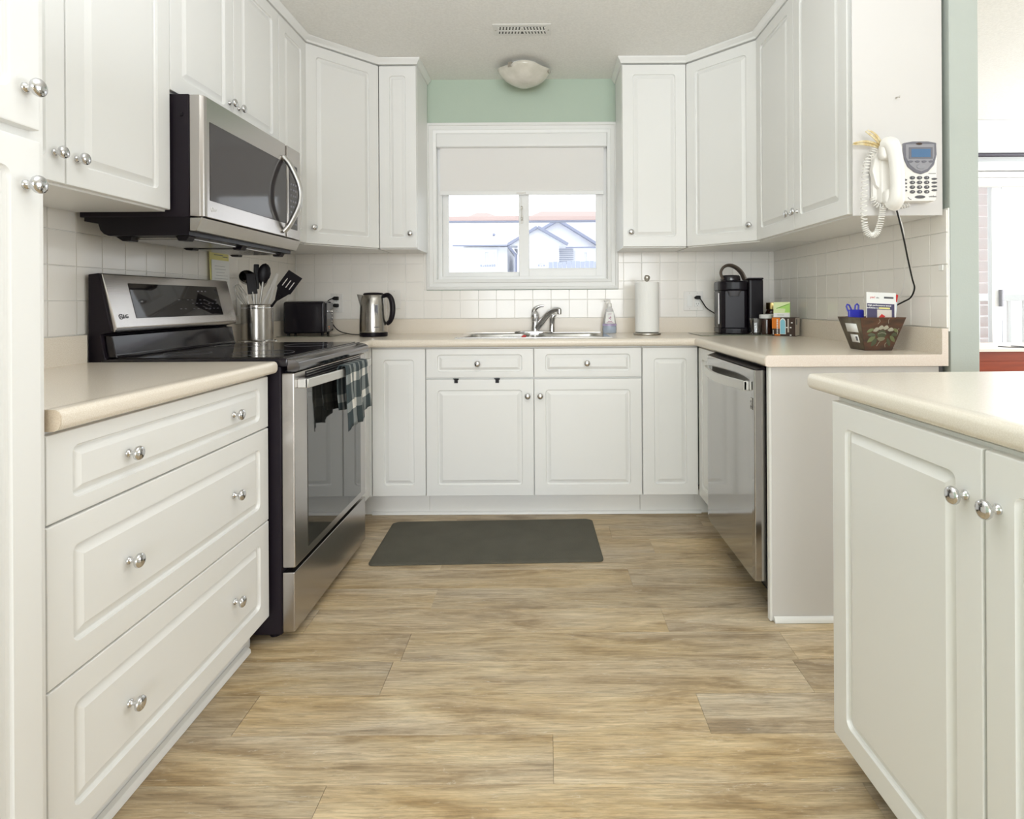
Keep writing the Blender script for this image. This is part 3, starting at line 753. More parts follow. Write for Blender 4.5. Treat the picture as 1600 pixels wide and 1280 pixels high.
# ---- ceiling vent and lamp ----
v = thing('ceiling_vent', 'white slotted air vent on the ceiling in front of the lamp', 'vent', (-.106, 2.862, ZC))
bm = newbm(); frame_ = box(newbm(), -.142, .142, -.060, .060, -.004, 0, .0035, 2)
obj('vent_plate', frame_, 'vent', v)
obj('vent_opening', box(newbm(), -.116, .116, -.036, .036, -.0048, -.0038), 'dark_hole', v)
sm1 = mesh('vent_fin', box(newbm(), -.0045, .0045, -.036, .036, -.008, -.0045, .0008, 1, mtx=None), 'vent')
for k in range(16):
    place('vent_fin', sm1, v, (-.116+.0155*k, 0, 0), (0, 0, R(8 if k < 8 else -8)))
place('vent_fin', mesh('vent_bar', box(newbm(), -.116, .116, -.004, .004, -.0085, -.0045), 'vent'), v)
bm = newbm(); 
for sx in (-1, 1): lathe(bm, [(.004, -.0055), (.004, -.004)], 10, T(sx*.129, 0, 0))
obj('screw', bm, 'nickel', v)
cl = thing('ceiling_light', 'unlit frosted glass bowl ceiling lamp above the window', 'lamp', (-.112, 3.31, ZC))
obj('lamp_base', lathe(newbm(), [(.085, -.03), (.085, 0)], 24), 'white', cl)
bm = newbm(); NR, NA = 10, 40; rings = []
for j in range(NR+1):
    t = j/NR; ring = []
    for i in range(NA):
        a = 2*pi*i/NA; k4 = 1+.06*cos(4*(a-R(6)))
        r = .143*(t**.62)*k4
        z = -.110+.080*(t**1.9)+(.003*cos(4*a)*t**6)
        ring.append(bm.verts.new((max(r, .0005)*cos(a), max(r, .0005)*sin(a), z)))
    rings.append(ring)
bm.faces.new(rings[0])
for a_, b_ in zip(rings, rings[1:]):
    for i in range(NA): j = (i+1) % NA; bm.faces.new((a_[i], b_[i], b_[j], a_[j]))
bmesh.ops.recalc_face_normals(bm, faces=bm.faces[:])
bw = obj('glass_bowl', bm, 'alabaster', cl); m_ = bw.modifiers.new('t', 'SOLIDIFY'); m_.thickness = .004
for a in (125, 350, 238):
    bm = newbm(); box(bm, -.013, .013, -.004, .004, -.012, .012, .002, 1, mtx=T(.139*cos(R(a)), .139*sin(R(a)), -.036) @ RZ(a+90))
    tube(bm, [(.139*cos(R(a)), .139*sin(R(a)), -.026), (.09*cos(R(a)), .09*sin(R(a)), -.012)], .003, 6)
    obj('lamp_clip', bm, 'nickel', cl)
# ---- roller blind ----
rb = thing('roller_blind', 'white roller blind half lowered in the kitchen window', 'blind', (-.13, YB+.02, 2.10))
def rp(nm, bm, m): o = obj(nm, bm, m, rb); o.location = tuple(-Vector(rb.location)); return o
rp('cassette', prism(newbm(), [(YB-.010, 2.024), (YB-.014, 2.032), (YB-.014, 2.10), (YB-.008, 2.108), (YB+.04, 2.108), (YB+.04, 2.024)], -.644, .372, 'x', .002, 1), 'vinyl')
rp('fabric', box(newbm(), -.628, .356, YB+.018, YB+.0205, 1.765, 2.03), 'shade')
rp('hem_bar', box(newbm(), -.628, .356, YB+.012, YB+.026, 1.742, 1.766, .003, 2), 'vinyl')
rp('pull_tab', box(newbm(), -.170, -.112, YB+.006, YB+.013, 1.748, 1.756, .002, 1), 'white_pl')
bm = newbm(); tube(bm, [(-.1395, YB+.010, 1.75), (-.1395, YB+.012, 1.70), (-.139, YB+.012, 1.68)], .0012, 6)
rp('pull_cord', bm, 'cable_w')
bm = newbm()
for z in (1.665, 1.60): lathe(bm, [(.001, -.012), (.006, -.008), (.007, 0), (.004, .008), (.001, .010)], 12, T(-.139, YB+.012, z))
tube(bm, [(-.139, YB+.012, 1.655), (-.139, YB+.012, 1.61)], .0015, 6)
rp('cord_tassel', bm, 'nickel')
# ================= SINK AREA =================
def rloop(bm, x0, x1, y0, y1, r, z, n=4): return [bm.verts.new((x, y_, z)) for x, y_ in rrect(x0, x1, y0, y1, r, n)]
def bridge(bm, a, b):
    for i in range(len(a)): j = (i+1) % len(a); bm.faces.new((a[i], a[j], b[j], b[i]))
sk = thing('sink', 'double-bowl stainless steel drop-in sink under the window', 'sink', (-.062, 3.22, CT))
bm = newbm()
# rim plate with holes approximated by strips around two bowls
bx = [(-.425, -.085), (-.040, .300)]
zt = CT+.004
def strip(x0, x1, y0, y1): box(bm, x0, x1, y0, y1, CT+.0005, zt)
strip(-.462, .338, 3.005, 3.045); strip(-.462, .338, 3.375, 3.462)
strip(-.462, -.425, 3.045, 3.375); strip(-.085, -.040, 3.045, 3.375); strip(.300, .338, 3.045, 3.375)
o = obj('rim', bm, 'steel_dw', sk); o.location = tuple(-Vector(sk.location))
sweep(bm := newbm(), [(-.462, 3.005), (.338, 3.005), (.338, 3.462), (-.462, 3.462), (-.462, 3.005)], [(0, .0004), (.005, .0004), (.004, .003), (0, .0045)], CT)
o = obj('rim_edge', bm, 'steel_dw', sk); o.location = tuple(-Vector(sk.location))
for x0, x1 in bx:
    bm = newbm(); ls = []
    for ins, z, r in ((0, zt, .045), (.004, zt-.006, .05), (.010, zt-.06, .05), (.016, zt-.13, .05), (.03, zt-.155, .05), (.06, zt-.165, .05)):
        ls.append(rloop(bm, x0+ins, x1-ins, 3.045+ins, 3.375-ins, r, z))
    for a, b in zip(ls, ls[1:]): bridge(bm, a, b)
    bm.faces.new(ls[-1]); bmesh.ops.recalc_face_normals(bm, faces=bm.faces[:])
    # corner fillers between square strips and the rounded bowl
    o = obj('bowl', bm, 'steel_soft', sk); o.location = tuple(-Vector(sk.location))
    m_ = o.modifiers.new('t', 'SOLIDIFY'); m_.thickness = .0015
    obj('drain', lathe(newbm(), [(.04, zt-.1645), (.038, zt-.162), (.03, zt-.163)], 20, T((x0+x1)/2, 3.21, 0)), 'chrome', sk).location = tuple(-Vector(sk.location))
fc = thing('faucet', 'chrome single-lever kitchen faucet with side sprayer behind the sink', 'faucet', (-.06, 3.425, zt))
obj('deck_plate', lathe(newbm(), [(.098, 0), (.100, .004), (.096, .010), (.085, .013)], 32, T(-.01, 0, 0), sx=1.12, sy=.29), 'chrome', fc)
obj('faucet_body', lathe(newbm(), [(.026, .010), (.025, .03), (.021, .05), (.022, .075), (.026, .095), (.025, .108), (.018, .122), (.010, .130)], 20), 'chrome', fc)
lv = smooth_path([(-.006, 0, .115), (-.004, -.003, .135), (.010, -.008, .148), (.030, -.012, .156), (.052, -.015, .157)], 5)
obj('lever', tube(newbm(), lv, [.017-.0125*i/(len(lv)-1) for i in range(len(lv))], 12, .8, 1), 'chrome', fc)
spt = smooth_path([(.006, -.006, .025), (.035, -.03, .06), (.070, -.06, .105), (.105, -.085, .132), (.128, -.10, .137), (.140, -.108, .134)], 5)
obj('spout', tube(newbm(), spt, [.019-.006*i/(len(spt)-1) for i in range(len(spt))], 14), 'chrome', fc)
obj('aerator', lathe(newbm(), [(.012, -.022), (.013, -.018), (.013, .006), (.010, .010)], 16, T(.139, -.107, .132)), 'chrome', fc)
obj('side_sprayer', tube(newbm(), smooth_path([(.098, 0, .006), (.099, 0, .05), (.101, -.002, .085), (.108, -.006, .102), (.122, -.012, .106)], 4), [.017, .0165, .016, .0155, .015, .0155, .016, .0165, .017, .017, .0165, .016, .015, .013, .012, .010, .010][:17], 14), 'chrome', fc)
# cloth in the left bowl
sc = thing('dish_cloth', 'folded white cloth with a red corner draped into the left sink bowl', 'cloth', (-.125, 3.07, zt))
obj('cloth_fold', box(newbm(), -.10, .0, -.02, .012, -.03, .006, .005, 2), 'paper', sc, label='white printed cloth')
prism(bm := newbm(), [(-.022, -.012), (.024, -.028), (.024, .006), (.012, .009)], -.0235, .010, 'y', .001, 1)
obj('red_corner', bm, 'red', sc, label='red cloth corner')
bm = newbm()
for x in (-.075, -.062, -.050): tube(bm, [(x, -.0213, -.008), (x+.010, -.0213, .002)], .0009, 5)
obj('print_mark', bm, 'dark_grey', sc)
# over-door hooks
hk = thing('over_door_hook', 'pair of small black over-door hooks on the left sink door', 'hook', (-.344, BY-.019, .711))
for dx in (-.106, .101):
    bm = newbm(); prism(bm, [(dx-.011, -.0045), (dx+.012, -.0045), (dx+.012, .0035), (dx-.016, .0035), (dx-.016, -.001), (dx-.011, -.001)][::-1], -.0035, -.0008, 'y', .0004, 1)
    box(bm, dx-.010, dx+.008, -.0035, -.0008, -.020, -.004, .0006, 1)
    obj('hook_tab', bm, 'blk', hk)
# soap bottle
so = thing('soap_bottle', 'clear pump bottle with blue dish soap right of the sink', 'bottle', (.372, 3.40, CT+.0005))
obj('bottle_body', lathe(newbm(), [(.036, 0), (.040, .005), (.041, .03), (.038, .06), (.031, .10), (.022, .135), (.014, .150), (.013, .16)], 24, sy=.62), 'bottle_clear', so)
obj('soap_liquid', lathe(newbm(), [(.034, .003), (.0375, .02), (.0372, .045)], 24, sy=.6), 'soap', so)
obj('label_band', lathe(newbm(), [(.0413, .044), (.0403, .056)], 24, sy=.63, caps=False), 'soap_purple', so)
obj('label', prism(newbm(), [(-.028, .058), (.028, .058), (.020, .125), (-.020, .125)], -.0245, -.0235, 'y'), 'white', so)
bm = newbm()
for z, w_ in ((.112, .009), (.070, .012), (.064, .020)): box(bm, -w_, w_, -.0252, -.0248, z-.0012, z+.0012)
lathe(bm, [(.0001, 0), (.004, .0001)], 8, T(.004, -.025, .094) @ RX(90), caps=False); lathe(bm, [(.0001, 0), (.0035, .0001)], 8, T(-.004, -.025, .089) @ RX(90), caps=False); lathe(bm, [(.0001, 0), (.0035, .0001)], 8, T(.004, -.025, .084) @ RX(90), caps=False)
obj('label_print', bm, 'purple', so)
bm = newbm(); lathe(bm, [(.014, .155), (.014, .172), (.006, .176), (.005, .19)], 16); tube(bm, [(.004, 0, .19), (-.012, -.006, .192), (-.030, -.012, .186)], .005, 8)
obj('pump', bm, 'white_pl', so)
# paper towel
PT = (.562, 3.235)
ph = thing('paper_towel_holder', 'upright brushed nickel paper towel stand with a ball finial', 'holder', (PT[0], PT[1], CT+.0005))
obj('base', lathe(newbm(), [(.072, 0), (.076, .004), (.075, .010), (.062, .015), (.02, .017)], 32), 'nickel', ph)
obj('rod', lathe(newbm(), [(.006, .016), (.006, .302)], 12), 'nickel', ph)
obj('ball', lathe(newbm(), [(.004, .292), (.0125, .300), (.0175, .312), (.0165, .321), (.010, .328), (.001, .330)], 20), 'nickel', ph)
r_ = obj('paper_towel_roll', lathe(newbm(), [(.022, 0), (.0645, 0), (.0655, .004), (.0655, .268), (.064, .272), (.022, .272)], 40), 'paper', None, (PT[0], PT[1], CT+.0178)); tag(r_, 'full white paper towel roll on its stand right of the sink', 'paper towel')
# ================= OUTLETS =================
def outlet(label, loc, rz, gangs, kinds, w_):
    t = thing('outlet' if 'outlet' in label else 'switch_plate', label, 'outlet' if 'outlet' in label else 'switch', loc, rz)
    obj('cover_plate', box(newbm(), -w_/2, w_/2, -.006, 0, -.057, .057, .003, 2), 'white_pl', t)
    for i, k in enumerate(kinds):
        cx = (i-(len(kinds)-1)/2)*.046
        if k == 's':
            obj('rocker', box(newbm(), cx-.016, cx+.016, -.009, -.005, -.033, .033, .0015, 1), 'white', t)
        elif k == 'o':
            obj('receptacle', box(newbm(), cx-.017, cx+.017, -.0085, -.005, -.034, .034, .002, 1), 'white', t)
            bm = newbm()
            for z in (-.019, .019):
                for sx in (-.006, .006): box(bm, cx+sx-.0011, cx+sx+.0011, -.0089, -.0083, z-.001, z+.007)
                lathe(bm, [(.0022, -.0004), (.0022, .0002)], 8, T(cx, -.0086, z-.008) @ RX(90))
            obj('slot', bm, 'dark_grey', t)
        bm = newbm()
        for z in (-.047, .047): lathe(bm, [(.0025, -.0004), (.0022, .0006)], 8, T(cx, -.0062, z) @ RX(90))
        obj('screw', bm, 'nickel', t)
    return t
WY = YB-.0095
outlet('white outlet with two black plugs beside the toaster', (-1.243, WY, 1.098), 0, 1, 'o', .074)
outlet('blank white wall plate behind the kettle handle', (-.900, WY, 1.118), 0, 1, 'b', .074)
outlet('double white plate with rocker switch and outlet left of the coffee maker', (.883, WY, 1.097), 0, 2, 'so', .117)
outlet('white outlet on the left wall behind the utensil crock', (XL+.0095, 2.86, 1.095), R(90), 1, 'o', .074)
# plugs & cords
def plug(parent, loc): 
    bm = newbm(); box(bm, -.013, .013, -.030, 0, -.011, .011, .005, 2); box(bm, -.022, -.008, -.024, -.010, -.008, .006, .004, 1)
    return obj('plug', bm, 'rubber', parent, loc)
def attach(parent, pts, r=.0028, m='rubber', plugs=(), nm='power_cord'):
    inv = parent.matrix_world.inverted() if False else (Matrix.Translation(parent.location) @ parent.rotation_euler.to_matrix().to_4x4()).inverted()
    c = obj(nm, tube(newbm(), [inv @ Vector(p) for p in smooth_path(pts, 8)], r, 8), m, parent)
    for q in plugs: plug(c, inv @ Vector(q)).rotation_euler = (0, 0, -parent.rotation_euler.z)
    return c
def cord(nm, label, pts, r=.0028, m='rubber', plugs=()):
    p0 = Vector(pts[0]); t = thing(nm, label, 'cord', p0)
    obj('cable', tube(newbm(), [Vector(p)-p0 for p in smooth_path(pts, 8)], r, 8), m, t)
    for q in plugs: plug(t, Vector(q)-p0)
    return t
PY = WY-.0095
# ================= BACK-LEFT COUNTER =================
ke = thing('kettle', 'brushed stainless electric kettle with black handle on the counter left of the sink', 'kettle', (-.952, 3.245, CT+.001))
obj('power_base', lathe(newbm(), [(.074, 0), (.076, .004), (.076, .020), (.072, .022)], 32), 'blk', ke)
obj('kettle_body', lathe(newbm(), [(.075, .0225), (.076, .03), (.0745, .10), (.071, .17), (.066, .205), (.060, .222), (.054, .229)], 40), 'steel_v', ke)
obj('lid', lathe(newbm(), [(.0545, .228), (.056, .232), (.050, .239), (.02, .242), (.0005, .2425)], 32), 'blk', ke)
bm = newbm(); prism(bm, [(-.062, .150), (-.066, .150), (-.086, .226), (-.088, .232), (-.050, .226)], -.016, .016, 'y', .006, 2); obj('spout', bm, 'steel_v', ke)
hp = smooth_path([(.058, -.012, .222), (.085, -.018, .226), (.104, -.022, .205), (.112, -.024, .165), (.110, -.024, .12), (.098, -.02, .085), (.078, -.015, .068)], 5)
obj('handle', tube(newbm(), hp, [.011+.005*sin(pi*i/(len(hp)-1)) for i in range(len(hp))], 12, 1, .8), 'blk', ke)
bm = newbm(); A = R(-38)
for nm, r, w_, z0, z1, m in (('gauge_frame', .0745, .013, .070, .176, 'chrome'), ('water_gauge', .0752, .0095, .075, .171, 'grey_pl')):
    o = obj(nm, box(newbm(), -w_, w_, -r-.001, -r+.010, z0, z1, .002, 1), m, ke); o.rotation_euler = (R(-1.5), 0, R(28))
obj('small_print', box(newbm(), -.014, .014, -.0765, -.0745, .050, .054), 'dark_grey', ke, rot=(0, 0, R(28)))
# glass board under the toaster
def board(label, loc, wx, wy, rz=0):
    o = obj('glass_board', box(newbm(), -wx/2, wx/2, -wy/2, wy/2, 0, .004, .0015, 1), 'board', None, (loc[0], loc[1], CT+.0005), (0, 0, rz)); tag(o, label, 'board'); return o
board('glass cutting board under the toaster', (-1.325, 3.32, 0), .31, .26)
board('glass cutting board under the coffee maker', (1.015, 3.225, 0), .39, .28)
BZ = CT+.0052
to = thing('toaster', 'compact black two-slice toaster in the left corner of the counter', 'toaster', (-1.335, 3.315, BZ), R(7))
bm = newbm(); box(bm, -.118, .105, -.085, .085, .012, .190, .014, 3); tb = obj('toaster_body', bm, 'blk_gloss', to)
bm = newbm(); box(bm, .1035, .1125, -.072, .072, .02, .182, .004, 2); ep = obj('control_end', bm, 'blk_gloss', to)
bm = newbm(); box(bm, .112, .132, -.034, -.004, .128, .140, .003, 2); obj('lever', bm, 'steel_dw', ep)
bm = newbm()
for k in range(4): lathe(bm, [(.005, 0), (.005, .004), (.002, .0045)], 10, T(.1125, .035, .075+.022*k) @ RY(90))
obj('button', bm, 'nickel', ep)
bm = newbm(); box(bm, .1122, .1135, -.045, -.012, .046, .050); box(bm, .1122, .1135, -.030, -.010, .036, .039); obj('red_light_mark', bm, 'orange', ep, label='orange indicator marks')
bm = newbm()
for y_ in (-.030, .030): box(bm, -.085, .08, y_-.014, y_+.014, .1895, .1905)
obj('bread_slot', bm, 'rubber', to)
bm = newbm()
for x in (-.095, .085):
    for y_ in (-.065, .065): obj('foot', lathe(newbm(), [(.007, 0), (.008, .014)], 10, T(x, y_, 0)), 'rubber', to)
attach(to, [(-1.262, PY-.018, 1.124), (-1.285, PY-.03, 1.105), (-1.292, 3.43, 1.04), (-1.290, 3.425, 1.0), (-1.30, 3.415, .965)], plugs=[(-1.240, PY, 1.125)])
attach(ke, [(-1.262, PY-.018, 1.082), (-1.272, PY-.03, 1.04), (-1.262, 3.455, .985), (-1.215, 3.44, .935), (-1.14, 3.40, CT+.006), (-1.06, 3.345, CT+.004), (-1.025, 3.30, CT+.004)], plugs=[(-1.240, PY, 1.083)])
# utensil crock
CRX_, CRY_ = -1.378, 2.80
cr = thing('utensil_crock', 'ribbed stainless utensil crock on a chrome footed base beside the stove', 'crock', (CRX_, CRY_, CT+.0005))
obj('crock_body', lathe(newbm(), [(0.0678, .012), (0.0701, .016), (0.0701, .176), (0.0723, .180), (0.0695, .182), (0.0661, .178), (0.0661, .03)], 40, caps=False), 'steel_v', cr)
obj('crock_bottom', lathe(newbm(), [(0.0672, .013), (0.0672, .030)], 32), 'steel_soft', cr)
obj('crock_rim', lathe(newbm(), [(0.0706, .160), (0.0718, .162), (0.0718, .166), (0.0706, .168)], 40, caps=False), 'chrome', cr)
bm = newbm(); lathe(bm, [(0.0814, .004), (0.0836, .007), (0.0791, .012), (0.0655, .0125)], 32)
for a in range(0, 360, 60): lathe(bm, [(0.0068, 0), (0.0113, .003), (0.0102, .008)], 10, T(.079*cos(R(a+15)), .079*sin(R(a+15)), 0))
obj('footed_base', bm, 'chrome', cr)
ZB = CT+.034
def uten(nm, label, foot, top, parts):
    """utensil standing in the crock: axis from foot to top; parts get the length along it"""
    f = Vector((CRX_+foot[0], CRY_+foot[1], ZB)); d = (Vector((CRX_+top[0], CRY_+top[1], CT+top[2]))-f); L_ = d.length
    z_ = d.normalized(); x_ = (f-Vector((0, 0, HC))).normalized().cross(z_).normalized(); y_ = z_.cross(x_); q = Matrix((x_, y_, z_)).transposed().to_quaternion(); t = thing(nm, label, 'utensil', f, 0, None); t.rotation_mode = 'QUATERNION'; t.rotation_quaternion = q
    parts(t, L_); return t
def shaft(t, L_, m, r=.0045, r2=None, upto=1.0, z0=0):
    obj('handle', tube(newbm(), [(0, 0, z0), (0, 0, L_*upto*.5), (0, 0, L_*upto)], [r2 or r, r, r], 10), m, t)
def spoon(m, mh, w_=.030, l=.09):
    def f(t, L_):
        shaft(t, L_, mh, upto=(L_-l*.85)/L_)
        bm = newbm(); lathe(bm, [(.002, 0), (.5, .18), (.9, .5), (1, .75), (.8, 1.1), (.45, 1.28), (.01, 1.36)], 18, T(0, 0, L_-l) @ Matrix.Diagonal((w_, .008, l*.735, 1)))
        obj('spoon_head', bm, m, t)
    return f
def turner(t, L_):
    shaft(t, L_, 'blk', .006, upto=.66)
    bm = newbm(); a = L_-.135
    prism(bm, [(-.007, a-.02), (.007, a-.02), (.030, a+.035), (.036, a+.04), (.036, L_), (-.036, L_), (-.036, a+.04), (-.030, a+.035)], -.0015, .0015, 'y', .001, 1)
    h = obj('turner_blade', bm, 'blk', t)
    bm = newbm()
    for x in (-.018, 0, .018): box(bm, x-.0022, x+.0022, -.0022, .0022, a+.055, a+.098, .001, 1)
    obj('slot', bm, 'tile', h)
def ladle(t, L_):
    shaft(t, L_, 'steel_soft', .0045, upto=.86)
    bm = newbm(); lathe(bm, [(.002, -.034), (.022, -.026), (.034, -.010), (.037, .008), (.035, .008), (.031, -.008), (.020, -.022), (.002, -.029)], 22, T(0, .012, L_-.035) @ RX(70) @ RY(15))
    obj('ladle_bowl', bm, 'steel_dw', t)
def whisk(t, L_):
    shaft(t, L_, 'steel_soft', .006, upto=.58)
    bm = newbm()
    for a in range(0, 180, 36):
        pts = [(.006*cos(R(a)), .006*sin(R(a)), L_*.58), (.022*cos(R(a)), .022*sin(R(a)), L_*.78), (.016*cos(R(a)), .016*sin(R(a)), L_*.97), (0, 0, L_),
               (-.016*cos(R(a)), -.016*sin(R(a)), L_*.97), (-.022*cos(R(a)), -.022*sin(R(a)), L_*.78), (-.006*cos(R(a)), -.006*sin(R(a)), L_*.58)]
        tube(bm, smooth_path(pts, 4), .0011, 5)
    obj('whisk_wire', bm, 'chrome', t)
def tongs(t, L_):
    bm = newbm(); tube(bm, [(-.008, 0, 0), (-.013, 0, L_*.5), (0, 0, L_)], .006, 8); tube(bm, [(.008, 0, 0), (.013, 0, L_*.5), (0, 0, L_)], .006, 8)
    obj('tong_arm', bm, 'white_pl', t)
def spat(t, L_):
    shaft(t, L_, 'steel_soft', .004, upto=.7)
    obj('spatula_blade', box(newbm(), -.021, .021, -.003, .003, L_-.10, L_, .012, 3), 'blk', t)
uten('ladle', 'dark steel ladle leaning left in the utensil crock', (.028, 0), (-.052, -.01, .345), ladle)
uten('whisk', 'steel wire whisk low at the left rim of the crock', (.02, .02), (-.100, .0, .275), whisk)
uten('spatula', 'black rubber spatula behind the ladle in the crock', (.012, -.02), (-.025, -.012, .330), spat)
uten('slim_spatula', 'slim upright black spatula, tallest in the crock', (-.01, .01), (-.012, .02, .375), lambda t, L_: (shaft(t, L_, 'steel_soft', .004, upto=.7), obj('spatula_blade', box(newbm(), -.012, .012, -.004, .004, L_-.12, L_, .008, 3), 'blk', t)))
uten('serving_spoon', 'large black serving spoon at the middle of the crock', (-.005, -.01), (.042, .0, .378), spoon('blk', 'steel_soft', .029, .105))
uten('steel_spoon', 'smaller shiny steel spoon behind the black serving spoon', (-.02, .02), (.020, .035, .330), spoon('steel_dw', 'steel_dw', .020, .07))
uten('tongs', 'white plastic tongs between spoon and slotted turner', (-.015, .0), (.094, .01, .328), tongs)
uten('slotted_turner', 'black slotted turner leaning far right out of the crock', (-.035, .0), (.185, .0, .325), turner)
# yellow headed pad behind the stove
pd = thing('recipe_pad', 'yellow-headed notepad leaning on the tiles behind the stove', 'notepad', (-1.4755, 2.66, 1.205))
obj('yellow_backing', box(newbm(), -.0025, .0, -.078, .078, -.06, .125, .001, 1), 'yellow', pd, rot=(0, R(-2), 0), label='yellow backing sheet')
obj('paper_sheet', box(newbm(), .0005, .003, -.070, .074, -.06, .090, .0008, 1), 'white', pd, rot=(0, R(-1), 0))
bm = newbm()
for z, a, b in ((.112, -.05, .02), (.106, .02, .06), (.080, .01, .05)): box(bm, .0004, .0012, a, b, z-.0015, z+.0015)
for k in range(7):
    box(bm, .003, .0036, -.055+random.uniform(0, .02), .03+random.uniform(0, .03), .062-.014*k, .063-.014*k)
obj('handwriting', bm, 'grey_pl', pd)
# ================= BACK-RIGHT COUNTER =================
cm = thing('coffee_maker', 'black single-serve coffee maker with its handle raised on the right counter', 'coffee maker', (1.058, 3.29, BZ), R(-8))
bm = newbm()
pl_ = [(-.090, -.045), (-.083, -.075), (-.060, -.095), (-.02, -.102), (.02, -.102), (.055, -.095), (.066, -.08), (.066, .12), (-.090, .12)]
prism(bm, pl_, 0, .030, 'z', .004, 2); obj('drip_base', bm, 'blk', cm)
prism(bm := newbm(), [(-.088, -.02), (-.078, -.060), (-.060, -.084), (.045, -.084), (.061, -.065), (.062, .12), (-.088, .12)], .030, .235, 'z', .004, 2); obj('tower', bm, 'blk', cm)
prism(bm := newbm(), [(-.091, -.03), (-.082, -.068), (-.060, -.092), (-.02, -.1), (.02, -.1), (.05, -.092), (.062, -.075), (.064, .12), (-.091, .12)], .2352, .290, 'z', .022, 4); obj('brew_head', bm, 'blk', cm)
obj('pod_holder', lathe(newbm(), [(.026, .205), (.030, .215), (.036, .2352)], 24, T(-.012, -.0735-.008, 0), ), 'dark_grey', cm)
obj('pod_cover', lathe(newbm(), [(.047, .288), (.049, .296), (.047, .315), (.040, .322), (.002, .323)], 30, T(-.022, -.03, 0), sx=1.1), 'blk_gloss', cm)
hp = smooth_path([(-.066, -.055, .300), (-.078, -.058, .335), (-.062, -.050, .366), (-.028, -.035, .378), (.012, -.02, .364), (.042, -.01, .335), (.060, -.005, .298)], 5)
obj('lift_handle', tube(newbm(), hp, .010, 12, 1.6, .8), 'bronze', cm, label='bronze-grey arched handle')
bm = newbm(); box(bm, -.0905, -.083, -.042, -.030, .05, .225, .003, 1); obj('side_strip', bm, 'steel_soft', cm, label='silver vertical strip')
prism(bm := newbm(), [(.068, -.055), (.080, -.060), (.150, -.050), (.150, .10), (.068, .10)], .004, .296, 'z', .010, 3); rsv = obj('water_tank', bm, 'blk', cm)
obj('tank_lid', box(newbm(), .067, .151, -.055, .10, .2965, .306, .004, 2), 'blk', rsv)
attach(cm, [(.912, PY-.024, 1.116), (.925, PY-.03, 1.095), (.955, PY-.02, 1.055), (.99, 3.46, 1.03), (1.012, 3.43, 1.012), (1.03, 3.38, 1.0)], .0035, plugs=[(.906, PY, 1.118)])
# glass, jars, tea boxes
gl = thing('glass_tumbler', 'faceted clear glass tumbler before the coffee maker', 'glass', (1.122, 3.118, CT+.0052))
bm = newbm(); lathe(bm, [(.026, 0), (.028, .004), (.031, .05), (.036, .086), (.034, .086), (.029, .05), (.025, .010)], 12); bm.faces.new([v for v in bm.verts if abs(v.co.z-.010) < 1e-6][:12]) if False else None
obj('tumbler', bm, 'glass', gl, angle=10)
j1 = thing('spice_jar', 'brown jar with a white plastic lid behind the glass tumbler', 'jar', (1.197, 3.175, CT+.0052))
obj('jar_body', lathe(newbm(), [(.034, 0), (.036, .004), (.036, .075), (.032, .084)], 28), 'coffee', j1)
obj('lid', lathe(newbm(), [(.035, .0845), (.036, .088), (.036, .102), (.033, .105)], 28), 'white', j1)
j2 = thing('coffee_jar', 'tall dark coffee jar with a gold lid at the back', 'jar', (1.276, 3.30, CT+.0005))
obj('jar_body', lathe(newbm(), [(.032, 0), (.035, .004), (.035, .115), (.030, .128), (.027, .135)], 28), 'coffee', j2)
obj('lid', lathe(newbm(), [(.0300, .1355), (.031, .138), (.031, .170), (.029, .173)], 28), 'gold', j2)
obj('jar_label', lathe(newbm(), [(.0355, .085), (.0355, .110)], 28, caps=False), 'white', j2)
OB = (1.262, 3.075)
ob = thing('tea_box', 'orange and brown tea box with a light blue arched window on the counter', 'box', (OB[0], OB[1], CT+.0005), R(-38))
obj('carton', box(newbm(), -.058, .058, -.042, .042, 0, .096, .0008, 1), 'brown_card', ob)
fy = -.0424
obj('orange_panel', box(newbm(), -.0575, -.016, fy-.0004, fy, .038, .095), 'orange', ob)
obj('orange_foot', box(newbm(), -.045, -.016, fy-.0004, fy, .002, .010), 'orange', ob)
prism(bm := newbm(), [(-.018, .010), (.012, .010), (.012, .078), (.006, .090), (-.003, .094), (-.012, .090), (-.018, .078)], fy-.0009, fy-.0004, 'y'); obj('arch_border', bm, 'white', ob)
prism(bm := newbm(), [(-.015, .012), (.009, .012), (.009, .076), (.004, .084), (-.003, .087), (-.010, .084), (-.015, .076)], fy-.0013, fy-.0009, 'y'); obj('blue_window', bm, 'cyan', ob)
bm = newbm()
for k in range(9): box(bm, -.034, -.026, fy-.0009, fy-.0004, .010+.0088*k, .0155+.0088*k)
for k in range(4): box(bm, -.053, -.049, fy-.0009, fy-.0004, .008+.006*k, .012+.006*k)
for x, z in ((.018, .045), (.036, .045), (.042, .070), (.036, .006)): box(bm, x-.004, x+.004, fy-.0009, fy-.0004, z-.003, z+.003)
obj('lettering', bm, 'white', ob)
obj('brown_stripe', box(newbm(), .020, .028, fy-.0004, fy, .02, .09), 'taupe', ob)
bm = newbm(); box(bm, .0582, .0588, -.040, .040, .003, .094); sd = obj('side_print', bm, 'taupe', ob)
obj('nutrition_print', box(newbm(), .0588, .0591, -.030, -.008, .060, .088), 'dark_grey', sd)
gb = thing('tea_box', 'pale green tea box standing on top of the orange one', 'box', (OB[0]-.016, OB[1]+.010, CT+.0972), R(-24))
obj('carton', box(newbm(), -.040, .040, -.030, .030, 0, .080, .0008, 1), 'green_pale', gb)
prism(bm := newbm(), [(-.028, .048), (.0395, .074), (.0395, .026), (.015, .026), (.018, .045)], -.0306, -.0301, 'y'); obj('green_swoosh', bm, 'green', gb)
